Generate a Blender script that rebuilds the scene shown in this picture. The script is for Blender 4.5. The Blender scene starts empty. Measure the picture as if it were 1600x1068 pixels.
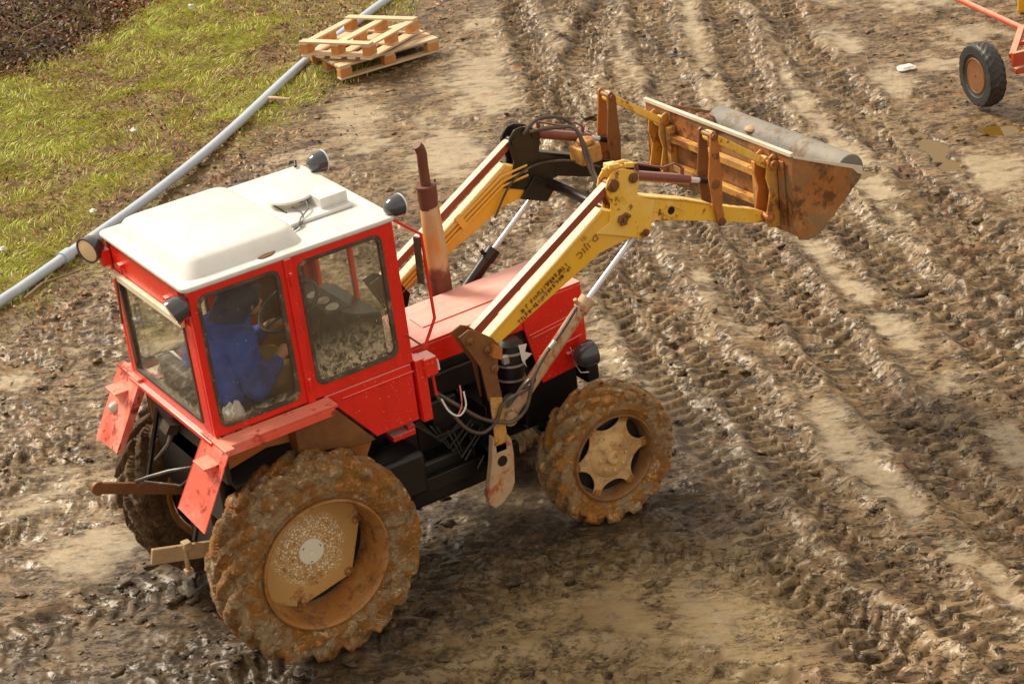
import bpy, bmesh, math, random
import numpy as np
from mathutils import Vector, Matrix, Euler
random.seed(7)
R_=math.radians
sc=bpy.context.scene
COL=sc.collection

# ---------------------------------------------------------------- camera
CAM=(-4.3264,-10.9829,7.2935); YAW=1.0532; PIT=.4528; ROL=-.1298
cam=bpy.data.cameras.new('camera'); co=bpy.data.objects.new('camera',cam); COL.objects.link(co)
_f=Vector((math.cos(YAW)*math.cos(PIT),math.sin(YAW)*math.cos(PIT),-math.sin(PIT)))
_r=Vector((math.sin(YAW),-math.cos(YAW),0)); _u=_r.cross(_f)
_r2=math.cos(ROL)*_r+math.sin(ROL)*_u; _u2=-math.sin(ROL)*_r+math.cos(ROL)*_u
co.matrix_world=Matrix(((_r2.x,_u2.x,-_f.x,CAM[0]),(_r2.y,_u2.y,-_f.y,CAM[1]),(_r2.z,_u2.z,-_f.z,CAM[2]),(0,0,0,1)))
cam.sensor_width=36; cam.lens=36*3349.3/1600; cam.clip_end=1000; cam.clip_start=.1
sc.camera=co

# ---------------------------------------------------------------- sky and sun (bright overcast)
SUN_EL=R_(46); SUN_AZ=R_(112)      # azimuth of the sun measured from +x, counter-clockwise
w=bpy.data.worlds.new('World'); sc.world=w; w.use_nodes=True
nt=w.node_tree; nt.nodes.clear()
o=nt.nodes.new('ShaderNodeOutputWorld'); b=nt.nodes.new('ShaderNodeBackground')
sk=nt.nodes.new('ShaderNodeTexSky'); sk.sky_type='NISHITA'; sk.sun_disc=False
sk.sun_elevation=SUN_EL; sk.sun_rotation=math.pi/2-SUN_AZ; sk.dust_density=4; sk.air_density=1
hs=nt.nodes.new('ShaderNodeHueSaturation'); hs.inputs['Saturation'].default_value=.3
mx=nt.nodes.new('ShaderNodeMix'); mx.data_type='RGBA'; mx.inputs[0].default_value=.72
mx.inputs[7].default_value=(8.9,7.8,6.2,1)
nt.links.new(sk.outputs[0],hs.inputs['Color']); nt.links.new(hs.outputs[0],mx.inputs[6])
nt.links.new(mx.outputs[2],b.inputs[0]); b.inputs[1].default_value=.078
nt.links.new(b.outputs[0],o.inputs[0])
sl=bpy.data.lights.new('sun','SUN'); sl.energy=3.3; sl.angle=R_(18); sl.color=(1,.90,.72)
so=bpy.data.objects.new('sun',sl); COL.objects.link(so)
d=Vector((math.cos(SUN_AZ)*math.cos(SUN_EL),math.sin(SUN_AZ)*math.cos(SUN_EL),math.sin(SUN_EL)))
so.rotation_euler=d.to_track_quat('Z','Y').to_euler(); so.location=(0,0,20)
sc.view_settings.view_transform='Standard'; sc.view_settings.look='None'
sc.view_settings.exposure=.64; sc.view_settings.gamma=1

# ---------------------------------------------------------------- materials
def newmat(name):
    m=bpy.data.materials.new(name); m.use_nodes=True; n=m.node_tree; n.nodes.clear()
    out=n.nodes.new('ShaderNodeOutputMaterial'); p=n.nodes.new('ShaderNodeBsdfPrincipled')
    n.links.new(p.outputs[0],out.inputs[0]); return m,n,p,out
class NT:
    def __init__(s,n): s.n=n
    def tc(s,kind='Object'): return s.n.nodes.new('ShaderNodeTexCoord').outputs[kind]
    def noise(s,vec,scale,detail=6,rough=.6,dist=0.,stretch=None):
        if stretch:
            mp=s.n.nodes.new('ShaderNodeMapping'); mp.inputs['Scale'].default_value=stretch
            s.n.links.new(vec,mp.inputs[0]); vec=mp.outputs[0]
        t=s.n.nodes.new('ShaderNodeTexNoise'); t.inputs['Scale'].default_value=scale
        t.inputs['Detail'].default_value=detail; t.inputs['Roughness'].default_value=rough; t.inputs['Distortion'].default_value=dist
        s.n.links.new(vec,t.inputs['Vector']); return t.outputs['Fac']
    def ramp(s,fac,a,b,inv=False):
        t=s.n.nodes.new('ShaderNodeMapRange'); t.interpolation_type='SMOOTHSTEP'
        t.inputs['From Min'].default_value=a; t.inputs['From Max'].default_value=b
        if inv: t.inputs['To Min'].default_value=1; t.inputs['To Max'].default_value=0
        s.n.links.new(fac,t.inputs['Value']); return t.outputs[0]
    def math(s,op,a,b=0.):
        t=s.n.nodes.new('ShaderNodeMath'); t.operation=op
        for i,v in enumerate((a,b)):
            if isinstance(v,(int,float)): t.inputs[i].default_value=v
            else: s.n.links.new(v,t.inputs[i])
        return t.outputs[0]
    def mix(s,fac,a,b):
        t=s.n.nodes.new('ShaderNodeMix'); t.data_type='RGBA'
        if isinstance(fac,(int,float)): t.inputs[0].default_value=fac
        else: s.n.links.new(fac,t.inputs[0])
        for i,v in ((6,a),(7,b)):
            if isinstance(v,tuple): t.inputs[i].default_value=(*v,1)
            else: s.n.links.new(v,t.inputs[i])
        return t.outputs[2]
    def attr(s,name):
        t=s.n.nodes.new('ShaderNodeAttribute'); t.attribute_name=name; return t.outputs['Fac']
    def sep(s,vec):
        t=s.n.nodes.new('ShaderNodeSeparateXYZ'); s.n.links.new(vec,t.inputs[0]); return t.outputs
    def bump(s,p,h,st=.3,dist=.01):
        t=s.n.nodes.new('ShaderNodeBump'); t.inputs['Strength'].default_value=st; t.inputs['Distance'].default_value=dist
        s.n.links.new(h,t.inputs['Height']); s.n.links.new(t.outputs[0],p.inputs['Normal'])
    def set(s,p,name,v):
        if isinstance(v,(int,float)): p.inputs[name].default_value=v
        elif isinstance(v,tuple): p.inputs[name].default_value=(*v,1)
        else: s.n.links.new(v,p.inputs[name])
MUD=(.33,.21,.105); MUDO=(.34,.155,.045)
def paint(name,base,worn=None,wornamt=.5,mud=MUD,mudamt=.3,rough=.4,metal=0.,scale=1.,rust=None,rustamt=.0,spots=.15,coat=.0,fade_sheen=None,bumpy=.0):
    m,n,p,out=newmat(name); k=NT(n); v=k.tc()
    c=base
    if worn: c=k.mix(k.math('MULTIPLY',k.ramp(k.noise(v,3.2*scale,8,.65),.42,.68),wornamt),c,worn)
    fine=k.noise(v,28*scale,6,.7)
    c=k.mix(k.math('MULTIPLY',k.ramp(k.noise(v,16*scale,6,.6,0,(1,1,.12)),.5,.8),.35),c,tuple(x*.62 for x in base)) 
    if fade_sheen:  # upward faces paler: faded paint plus sky sheen put into the colour
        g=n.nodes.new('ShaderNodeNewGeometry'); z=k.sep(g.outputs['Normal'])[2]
        c=k.mix(k.math('MULTIPLY',k.ramp(z,.6,.95),k.math('ADD',.55,k.math('MULTIPLY',k.noise(v,5,6,.7,0,(.3,3,1)),.5))),c,fade_sheen)
    if rust: 
        rm=k.ramp(k.math('ADD',k.math('MULTIPLY',k.noise(v,6*scale,8,.7),.7),k.math('MULTIPLY',fine,.3)),.62-rustamt*.35,.68-rustamt*.3)
        c=k.mix(rm,c,rust)
    rr=rough
    if mudamt>0:
        mm=k.ramp(k.math('ADD',k.math('MULTIPLY',k.noise(v,4.5*scale,10,.72),.75),k.math('MULTIPLY',fine,.25)),.68-mudamt*.36,.78-mudamt*.3)
        c=k.mix(mm,c,mud)
    else: mm=fine
    if spots: c=k.mix(k.math('MULTIPLY',k.ramp(k.noise(v,60*scale,3,.5),.66,.72),spots*3),c,tuple(min(1,x*1.5) for x in mud))
    k.set(p,'Base Color',c); k.set(p,'Metallic',metal)
    k.set(p,'Roughness',k.math('ADD',rr-.1,k.math('MULTIPLY',mm,.35)))
    if coat: p.inputs['Coat Weight'].default_value=coat; p.inputs['Coat Roughness'].default_value=.15
    k.bump(p,k.math('ADD',mm,fine),.25+bumpy,.004+bumpy*.01)
    return m
M={}
M['red']=paint('red_paint',(.78,.022,.013),(.60,.013,.009),.5,(.50,.24,.14),.13,.36,fade_sheen=(.86,.52,.46),spots=.2)
M['redfender']=paint('red_fender_paint',(.78,.10,.06),(.80,.34,.26),.7,(.60,.2,.13),.25,.45,rust=(.3,.03,.012),rustamt=.25,fade_sheen=(.78,.28,.2),spots=.1)
M['darkred']=paint('dark_red_paint',(.10,.012,.010),(.17,.03,.02),.5,MUD,.1,.5)
M['white']=paint('white_roof_paint',(.68,.67,.65),(.58,.55,.51),.6,(.5,.41,.29),.09,.4,spots=.05)
M['yellow']=paint('yellow_paint',(.86,.50,.05),(.88,.62,.20),.8,(.34,.13,.03),.27,.5,rust=(.20,.07,.02),rustamt=.26,spots=.1,fade_sheen=(.85,.62,.28))
M['yellowclean']=paint('yellow_paint_clean',(.84,.46,.03),(.78,.48,.12),.8,(.36,.16,.05),.28,.45,fade_sheen=(.80,.54,.20),spots=.08)
M['yellowmud']=paint('yellow_mud_paint',(.62,.32,.06),(.45,.22,.06),.7,(.36,.20,.08),.55,.6,rust=(.28,.09,.02),rustamt=.35,spots=.1)
M['rust']=paint('rusty_steel',(.42,.135,.025),(.52,.22,.05),.7,(.42,.22,.08),.3,.6,rust=(.16,.06,.02),rustamt=.2,bumpy=.2)
M['rustdark']=paint('rusty_dark_steel',(.17,.065,.022),(.27,.11,.03),.7,(.33,.17,.06),.25,.55,bumpy=.2)
M['barred']=paint('red_brown_paint',(.32,.065,.03),(.24,.05,.03),.6,(.4,.2,.13),.12,.45,fade_sheen=(.50,.33,.27))
M['maroon']=paint('maroon_paint',(.20,.055,.04),(.27,.09,.06),.6,(.3,.16,.1),.1,.45,fade_sheen=(.34,.2,.16))
M['black']=paint('oily_black_metal',(.007,.006,.006),(.018,.013,.010),.6,(.06,.035,.02),.12,.5,spots=0)
M['grease']=paint('greasy_black_arm',(.014,.012,.010),(.05,.035,.02),.6,(.16,.11,.04),.12,.4,spots=0)
M['rubber']=paint('black_rubber',(.022,.021,.02),(.045,.04,.035),.5,MUD,.15,.6)
M['seal']=paint('window_rubber_seal',(.06,.045,.03),(.14,.10,.06),.7,(.33,.24,.13),.42,.8,scale=2)
M['hose']=paint('muddy_hose',(.06,.042,.03),(.14,.10,.07),.6,(.38,.27,.18),.3,.45,scale=3)
M['foot']=paint('mud_and_rust_foot',(.52,.36,.22),(.46,.20,.07),.8,(.62,.46,.30),.35,.65,rust=(.42,.11,.03),rustamt=.3,bumpy=.5)
M['mudmetal']=paint('mud_covered_metal',(.36,.24,.13),(.46,.33,.19),.7,(.30,.15,.06),.3,.65,bumpy=.5)
M['chrome']=paint('bright_steel_rod',(.72,.74,.80),None,0,MUD,0.,.28,metal=.35,spots=0)
M['steel']=paint('worn_steel',(.45,.43,.40),(.3,.27,.23),.5,MUD,.1,.4,metal=.5)
M['bucketrust']=paint('bucket_rust',(.36,.13,.035),(.46,.24,.09),.95,(.26,.15,.07),.60,.4,rust=(.13,.05,.02),rustamt=.38,spots=.2,bumpy=.1)
M['bucketin']=paint('wet_grey_mud_steel',(.20,.19,.175),(.28,.24,.19),.9,(.20,.13,.07),.50,.8,spots=.15,bumpy=.2)
M['edge']=paint('scraped_steel_edge',(.72,.62,.52),(.6,.42,.3),.7,(.35,.15,.06),.15,.45)
M['pipe']=paint('grey_plastic_pipe',(.46,.52,.62),(.40,.46,.55),.6,(.34,.32,.28),.12,.4,spots=.05)
M['lampshell']=paint('dark_lamp_shell',(.035,.037,.045),(.07,.07,.08),.6,(.3,.22,.15),.08,.25,coat=.6,spots=.05)
M['cream']=paint('cream_trim',(.78,.68,.5),(.6,.45,.28),.6,MUD,.15,.5)
M['blue']=paint('blue_fabric',(.022,.090,.50),(.010,.030,.17),1.,(.03,.04,.08),.18,.85,bumpy=.3,spots=.04)
M['navy']=paint('navy_hood_fabric',(.014,.026,.12),(.012,.014,.04),.6,(.1,.1,.12),.05,.85,bumpy=.3,spots=.04)
M['trouser']=paint('ochre_trousers',(.34,.21,.04),(.20,.13,.04),.8,(.05,.04,.03),.25,.85,bumpy=.3)
M['skin']=paint('skin',(.55,.27,.17),None,0,MUD,0,.5,spots=0)
M['hair']=paint('dark_hair',(.02,.014,.012),None,0,MUD,0,.6,spots=0,bumpy=.5)
M['boot']=paint('boot',(.03,.025,.02),None,0,MUD,.3,.6)
M['cloth']=paint('pale_cloth',(.68,.66,.62),(.45,.44,.42),.6,(.15,.14,.13),.1,.85,bumpy=.3)
M['cloth2']=paint('grey_cloth',(.13,.13,.14),(.25,.24,.23),.7,(.35,.32,.25),.1,.9,bumpy=.3)
M['paper']=paint('white_paper',(.75,.74,.70),None,0,MUD,0,.7,spots=0)
M['floor']=paint('cab_floor',(.03,.025,.02),(.07,.05,.03),.7,MUD,.3,.8)
M['seat']=paint('seat_vinyl',(.03,.028,.026),(.07,.06,.05),.5,MUD,.2,.6)
M['wood']=paint('pale_wood',(.66,.48,.30),(.55,.40,.27),.7,(.40,.28,.18),.1,.75,spots=.05)
M['woodend']=paint('wood_end_grain',(.55,.22,.06),(.62,.34,.13),.7,(.3,.15,.06),.15,.8,spots=.05)
M['bark']=paint('twig_bark',(.24,.17,.11),(.14,.09,.05),.7,MUD,.1,.9)
M['stone']=paint('pale_stone',(.7,.67,.6),(.5,.45,.38),.6,MUD,.2,.8)
M['trailer']=paint('orange_red_paint',(.52,.06,.02),(.42,.12,.06),.7,MUD,.35,.5,fade_sheen=(.66,.33,.22))
M['exh']=paint('exhaust_rust',(.13,.04,.022),(.19,.07,.04),.6,(.3,.16,.08),.05,.7)
def exhaust_mat():
    m,n,p,out=newmat('exhaust_sleeve'); k=NT(n); v=k.tc()
    a=k.ramp(k.noise(v,5,6,.6,0,(1,1,.35)),.33,.55)
    c=k.mix(a,(.52,.38,.22),(.58,.21,.025)); z=k.sep(v)[2]
    c=k.mix(k.ramp(k.math('ADD',z,k.math('MULTIPLY',k.noise(v,9,5,.6),.35)),1.80,1.92,True),c,(.15,.045,.025))
    k.set(p,'Base Color',c); k.set(p,'Roughness',.6); k.bump(p,k.noise(v,30),.3,.004); return m
M['exhsleeve']=exhaust_mat()
def lens():
    m,n,p,out=newmat('lamp_lens'); k=NT(n); k.set(p,'Base Color',(.85,.62,.38)); k.set(p,'Roughness',.2); p.inputs['Coat Weight'].default_value=1
    return m
M['lens']=lens()
M['taillens']=paint('tail_lens',(.55,.5,.42),None,0,MUD,.15,.2,spots=.1)
def glass(name,dirt_sheen,low,specks=True):
    m,n,p,out=newmat(name); k=NT(n); v=k.tc()
    tr=n.nodes.new('ShaderNodeBsdfTransparent'); tr.inputs[0].default_value=(.965,.97,.94,1)
    gl=n.nodes.new('ShaderNodeBsdfGlossy'); gl.inputs['Roughness'].default_value=.03
    lw=n.nodes.new('ShaderNodeLayerWeight'); frr=k.math('ADD',.03,k.math('MULTIPLY',k.math('POWER',lw.outputs['Facing'],5.),.9))
    a=n.nodes.new('ShaderNodeMixShader'); n.links.new(frr,a.inputs[0]); n.links.new(tr.outputs[0],a.inputs[1]); n.links.new(gl.outputs[0],a.inputs[2])
    df=n.nodes.new('ShaderNodeBsdfDiffuse'); df.inputs[0].default_value=(.66,.56,.40,1)
    z=k.sep(v)[2]
    film=k.math('MULTIPLY',k.noise(v,4,8,.7),dirt_sheen)  # dust film, thickened to stand in for pale reflection on the panes
    lowm=k.math('MULTIPLY',k.ramp(z,1.62,1.62+low,True),k.ramp(k.noise(v,24,7,.75,.8),.42,.60))
    sp=k.ramp(k.noise(v,55,4,.6),.685,.72) if specks else 0.
    f=k.math('ADD',film,k.math('MULTIPLY',lowm,.85)); f=k.math('ADD',f,k.math('MULTIPLY',sp,.8) if specks else 0.)
    f=k.math('MINIMUM',f,.95)
    b=n.nodes.new('ShaderNodeMixShader'); n.links.new(f,b.inputs[0]); n.links.new(a.outputs[0],b.inputs[1]); n.links.new(df.outputs[0],b.inputs[2])
    n.links.new(b.outputs[0],out.inputs[0]); n.nodes.remove(p); return m
M['glass']=glass('dusty_sheen_glass',.07,.10); M['glassdirty']=glass('mud_splashed_glass',.13,.40)
def tyremat(name,a,b,c3,dark=.25):
    m,n,p,out=newmat(name); k=NT(n); v=k.tc()
    c=k.mix(k.ramp(k.noise(v,3.,9,.75),.42,.58),a,b)
    c=k.mix(k.ramp(k.noise(v,6,9,.78,.5),.47,.55),c,c3)
    c=k.mix(k.math('MULTIPLY',k.ramp(k.noise(v,12,9,.78,.5),.57,.63),min(1,dark*3)),c,(.10,.042,.014))
    c=k.mix(k.math('MULTIPLY',k.ramp(k.noise(v,30,8,.75),.60,.66),.6),c,(.56,.40,.22))
    k.set(p,'Base Color',c); k.set(p,'Roughness',k.math('ADD',.10,k.math('MULTIPLY',k.noise(v,7,8,.75),.6)))
    k.bump(p,k.math('ADD',k.ramp(k.noise(v,16,9,.75,.8),.38,.62),k.math('MULTIPLY',k.noise(v,50,6,.7),.6)),1.,.018); return m
M['tyre']=tyremat('mud_caked_tyre',(.54,.23,.048),(.40,.175,.045),(.56,.39,.21),.20)
M['tyreshade']=tyremat('shaded_mud_tyre',(.16,.075,.025),(.10,.05,.02),(.24,.14,.06),.3)  # shaded copy of the tyre mud, the wheel's shade put into its colour
M['tyref']=tyremat('mud_caked_front_tyre',(.60,.25,.045),(.44,.19,.05),(.56,.38,.20),.16)
def rimmat():
    m,n,p,out=newmat('mud_coated_rim'); k=NT(n); v=k.tc()
    s=k.sep(v); r=k.math('SQRT',k.math('ADD',k.math('MULTIPLY',s[0],s[0]),k.math('MULTIPLY',s[2],s[2])))
    c=k.mix(k.noise(v,3,6,.6),(.52,.27,.08),(.60,.38,.15))
    vo=n.nodes.new('ShaderNodeTexVoronoi'); vo.inputs['Scale'].default_value=46; vo.feature='DISTANCE_TO_EDGE'; nz=n.nodes.new('ShaderNodeTexNoise'); nz.inputs['Scale'].default_value=14; n.links.new(v,nz.inputs['Vector']); va=n.nodes.new('ShaderNodeVectorMath'); va.operation='MULTIPLY_ADD'; va.inputs[1].default_value=(.09,.09,.09); n.links.new(nz.outputs['Color'],va.inputs[0]); n.links.new(v,va.inputs[2]); n.links.new(va.outputs[0],vo.inputs['Vector'])
    sp=k.math('MULTIPLY',k.ramp(vo.outputs['Distance'],.10,.26),k.ramp(k.math('ADD',r,k.math('MULTIPLY',k.noise(v,9,6,.7),.22)),.31,.37,True))
    c=k.mix(sp,c,(.88,.82,.64)); c=k.mix(k.ramp(r,.085,.09,True),c,(.84,.79,.66))
    c=k.mix(k.ramp(k.noise(v,6,8,.7),.58,.66),c,(.36,.15,.045))
    k.set(p,'Base Color',c); k.set(p,'Roughness',k.math('ADD',.2,k.math('MULTIPLY',k.noise(v,6),.4)))
    k.bump(p,k.noise(v,30,8,.7),.4,.006); return m
M['rim']=rimmat()
M['barreldark']=paint('dark_muddy_rim',(.20,.09,.03),(.30,.16,.06),.8,(.12,.06,.025),.4,.3,scale=2,bumpy=.3)
M['rimf']=paint('mud_coated_front_rim',(.66,.42,.19),(.50,.22,.06),.8,(.62,.43,.22),.5,.5,rust=(.30,.12,.035),rustamt=.2,scale=2.2,bumpy=.5)
M['barrel']=paint('muddy_rim_barrel',(.36,.15,.035),(.42,.22,.08),.8,(.17,.075,.03),.5,.22,scale=2,bumpy=.3)

def groundmat():
    m,n,p,out=newmat('mud_and_turf'); k=NT(n); v=k.tc()
    wet=k.attr('wet'); gr=k.attr('grass'); dk=k.attr('damp_shade'); tan=k.attr('tan')
    mp=n.nodes.new('ShaderNodeMapping'); mp.inputs['Rotation'].default_value=(0,0,R_(34)); n.links.new(v,mp.inputs[0])
    mq=n.nodes.new('ShaderNodeMapping'); mq.inputs['Scale'].default_value=(.42,1.05,1); n.links.new(mp.outputs[0],mq.inputs[0]); e=mq.outputs[0]
    c=k.mix(k.ramp(k.noise(v,.8,8,.65),.38,.62),(.088,.048,.018),(.165,.098,.040))
    c=k.mix(k.math('MULTIPLY',k.ramp(k.noise(v,4,10,.74,.5),.46,.58),.8),c,(.245,.160,.078))
    c=k.mix(k.math('MULTIPLY',k.ramp(k.noise(v,1.9,9,.72),.54,.64),.6),c,(.185,.080,.030))
    c=k.mix(k.math('MULTIPLY',k.ramp(k.noise(e,13,9,.72,.5),.535,.585),.85),c,(.045,.025,.011))  # dark flecks: mottled mud plus crevice shade painted into the bump pits
    c=k.mix(k.math('MULTIPLY',k.ramp(k.noise(e,15,9,.74,.5),.57,.63),.5),c,(.36,.29,.20))
    c=k.mix(k.math('MULTIPLY',k.ramp(k.noise(e,27,7,.7,.4),.555,.60),.8),c,(.035,.020,.009))
    wr=k.ramp(k.math('ADD',wet,k.math('MULTIPLY',k.math('SUBTRACT',k.noise(e,9,10,.8),.5),3.4)),.25,1.05)
    c=k.mix(k.math('MULTIPLY',wr,.60),c,(.47,.38,.25))  # wet strips turned paler, their sky sheen put into the colour
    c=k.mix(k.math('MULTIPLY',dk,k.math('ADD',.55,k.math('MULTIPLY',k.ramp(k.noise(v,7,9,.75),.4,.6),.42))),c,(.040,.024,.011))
    c=k.mix(k.math('MULTIPLY',k.math('MULTIPLY',tan,.8),k.ramp(k.noise(v,6,9,.75),.38,.52)),c,(.32,.225,.105))
    gc=k.mix(k.ramp(k.noise(v,2.5,8,.7),.4,.6),(.22,.20,.03),(.12,.075,.03))
    gc=k.mix(k.ramp(k.noise(v,14,8,.75),.5,.58),gc,(.20,.10,.045))
    c=k.mix(gr,c,gc)
    k.set(p,'Base Color',c)
    rg=k.math('ADD',.235,k.math('MULTIPLY',k.noise(v,10,8,.75),.46))
    rg=k.math('SUBTRACT',rg,k.math('MULTIPLY',wr,.12)); rg=k.math('ADD',rg,k.math('MULTIPLY',gr,.4))
    k.set(p,'Roughness',rg)
    bn=n.nodes.new('ShaderNodeBump'); bn.inputs['Distance'].default_value=.014
    k.n.links.new(k.math('SUBTRACT',.80,k.math('MULTIPLY',wr,.45)),bn.inputs['Strength'])
    hh=k.math('ADD',k.ramp(k.noise(e,13,9,.72,.5),.60,.54),k.math('MULTIPLY',k.ramp(k.noise(e,27,7,.7,.4),.62,.54),.5))
    k.n.links.new(hh,bn.inputs['Height'])
    k.n.links.new(bn.outputs[0],p.inputs['Normal'])
    return m
M['ground']=groundmat()
def puddlemat(name,col):
    m,n,p,out=newmat(name); k=NT(n); v=k.tc()
    k.set(p,'Base Color',k.mix(k.noise(v,4),col,tuple(x*.75 for x in col))); k.set(p,'Roughness',.04)
    k.bump(p,k.noise(v,9,3,.5),.06,.01); return m
M['puddle']=puddlemat('murky_water',(.15,.085,.014))
def bladem(name,stops):
    m,n,p,out=newmat(name); k=NT(n)
    a=k.attr('tone'); r=n.nodes.new('ShaderNodeValToRGB'); n.links.new(a,r.inputs[0])
    e=r.color_ramp.elements; e[0].position=stops[0][0]; e[0].color=(*stops[0][1],1); e[1].position=stops[-1][0]; e[1].color=(*stops[-1][1],1)
    for q,cc in stops[1:-1]: x=e.new(q); x.color=(*cc,1)
    n.links.new(r.outputs[0],p.inputs['Base Color']); k.set(p,'Roughness',.6); return m
M['grass']=bladem('grass_blades',[(0,(.09,.045,.02)),(.25,(.25,.15,.06)),(.42,(.50,.40,.12)),(.6,(.52,.56,.06)),(.8,(.42,.48,.05)),(1,(.62,.64,.18))])
M['litter']=bladem('dead_leaves',[(0,(.025,.008,.004)),(.4,(.13,.036,.010)),(.7,(.34,.11,.02)),(1,(.45,.26,.12))])

# ---------------------------------------------------------------- numpy noise
_rng=np.random.default_rng(11)
_perm=_rng.permutation(4096); _ang=_rng.random(4096)*2*np.pi
_gx=np.cos(_ang).astype(np.float32); _gy=np.sin(_ang).astype(np.float32)
def perlin(x,y,seed=0):
    xi=np.floor(x).astype(np.int64); yi=np.floor(y).astype(np.int64)
    xf=(x-xi).astype(np.float32); yf=(y-yi).astype(np.float32)
    u=xf*xf*xf*(xf*(xf*6-15)+10); v=yf*yf*yf*(yf*(yf*6-15)+10)
    def g(ix,iy,dx,dy):
        h=_perm[(_perm[(ix+seed*57)&4095]+iy)&4095]; return _gx[h]*dx+_gy[h]*dy
    a=g(xi,yi,xf,yf); b=g(xi+1,yi,xf-1,yf); c=g(xi,yi+1,xf,yf-1); d=g(xi+1,yi+1,xf-1,yf-1)
    return ((a+(b-a)*u)*(1-v)+(c+(d-c)*u)*v)*1.5
def fbm(x,y,sc_,oct_=4,seed=0,gain=.5,ridge=False):
    r=0.; a=1.; t=0.
    for i in range(oct_):
        q=perlin(x*sc_*2**i,y*sc_*2**i,seed+i*7)
        if ridge: q=1-2*np.abs(q)*1.6
        r=r+a*q; t+=a; a*=gain
    return r/t
def sstep(a,b,x):
    t=np.clip((x-a)/(b-a),0,1); return t*t*(3-2*t)
def cr_spline(pts,n=12):
    P=np.array(pts,float); P=np.vstack([2*P[0]-P[1],P,2*P[-1]-P[-2]]); out=[]
    for i in range(1,len(P)-2):
        for t in np.linspace(0,1,n,endpoint=False):
            out.append(.5*((2*P[i])+(-P[i-1]+P[i+1])*t+(2*P[i-1]-5*P[i]+4*P[i+1]-P[i+2])*t*t+(-P[i-1]+3*P[i]-3*P[i+1]+P[i+2])*t**3))
    out.append(P[-2]); return np.array(out)
def poly_dist(x,y,pts):
    best=np.full(x.shape,1e9,np.float32); sgn=np.zeros(x.shape,np.float32); al=np.zeros(x.shape,np.float32); s0=0.
    for (a,b) in zip(pts[:-1],pts[1:]):
        dx,dy=b-a; L=math.hypot(dx,dy)
        if L<1e-6: continue
        ex,ey=dx/L,dy/L; px=x-a[0]; py=y-a[1]; t=np.clip(px*ex+py*ey,0,L)
        d=np.hypot(px-t*ex,py-t*ey); m=d<best
        best=np.where(m,d,best); sgn=np.where(m,np.sign(ex*py-ey*px),sgn); al=np.where(m,s0+t,al); s0+=L
    return best,sgn,al

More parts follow.
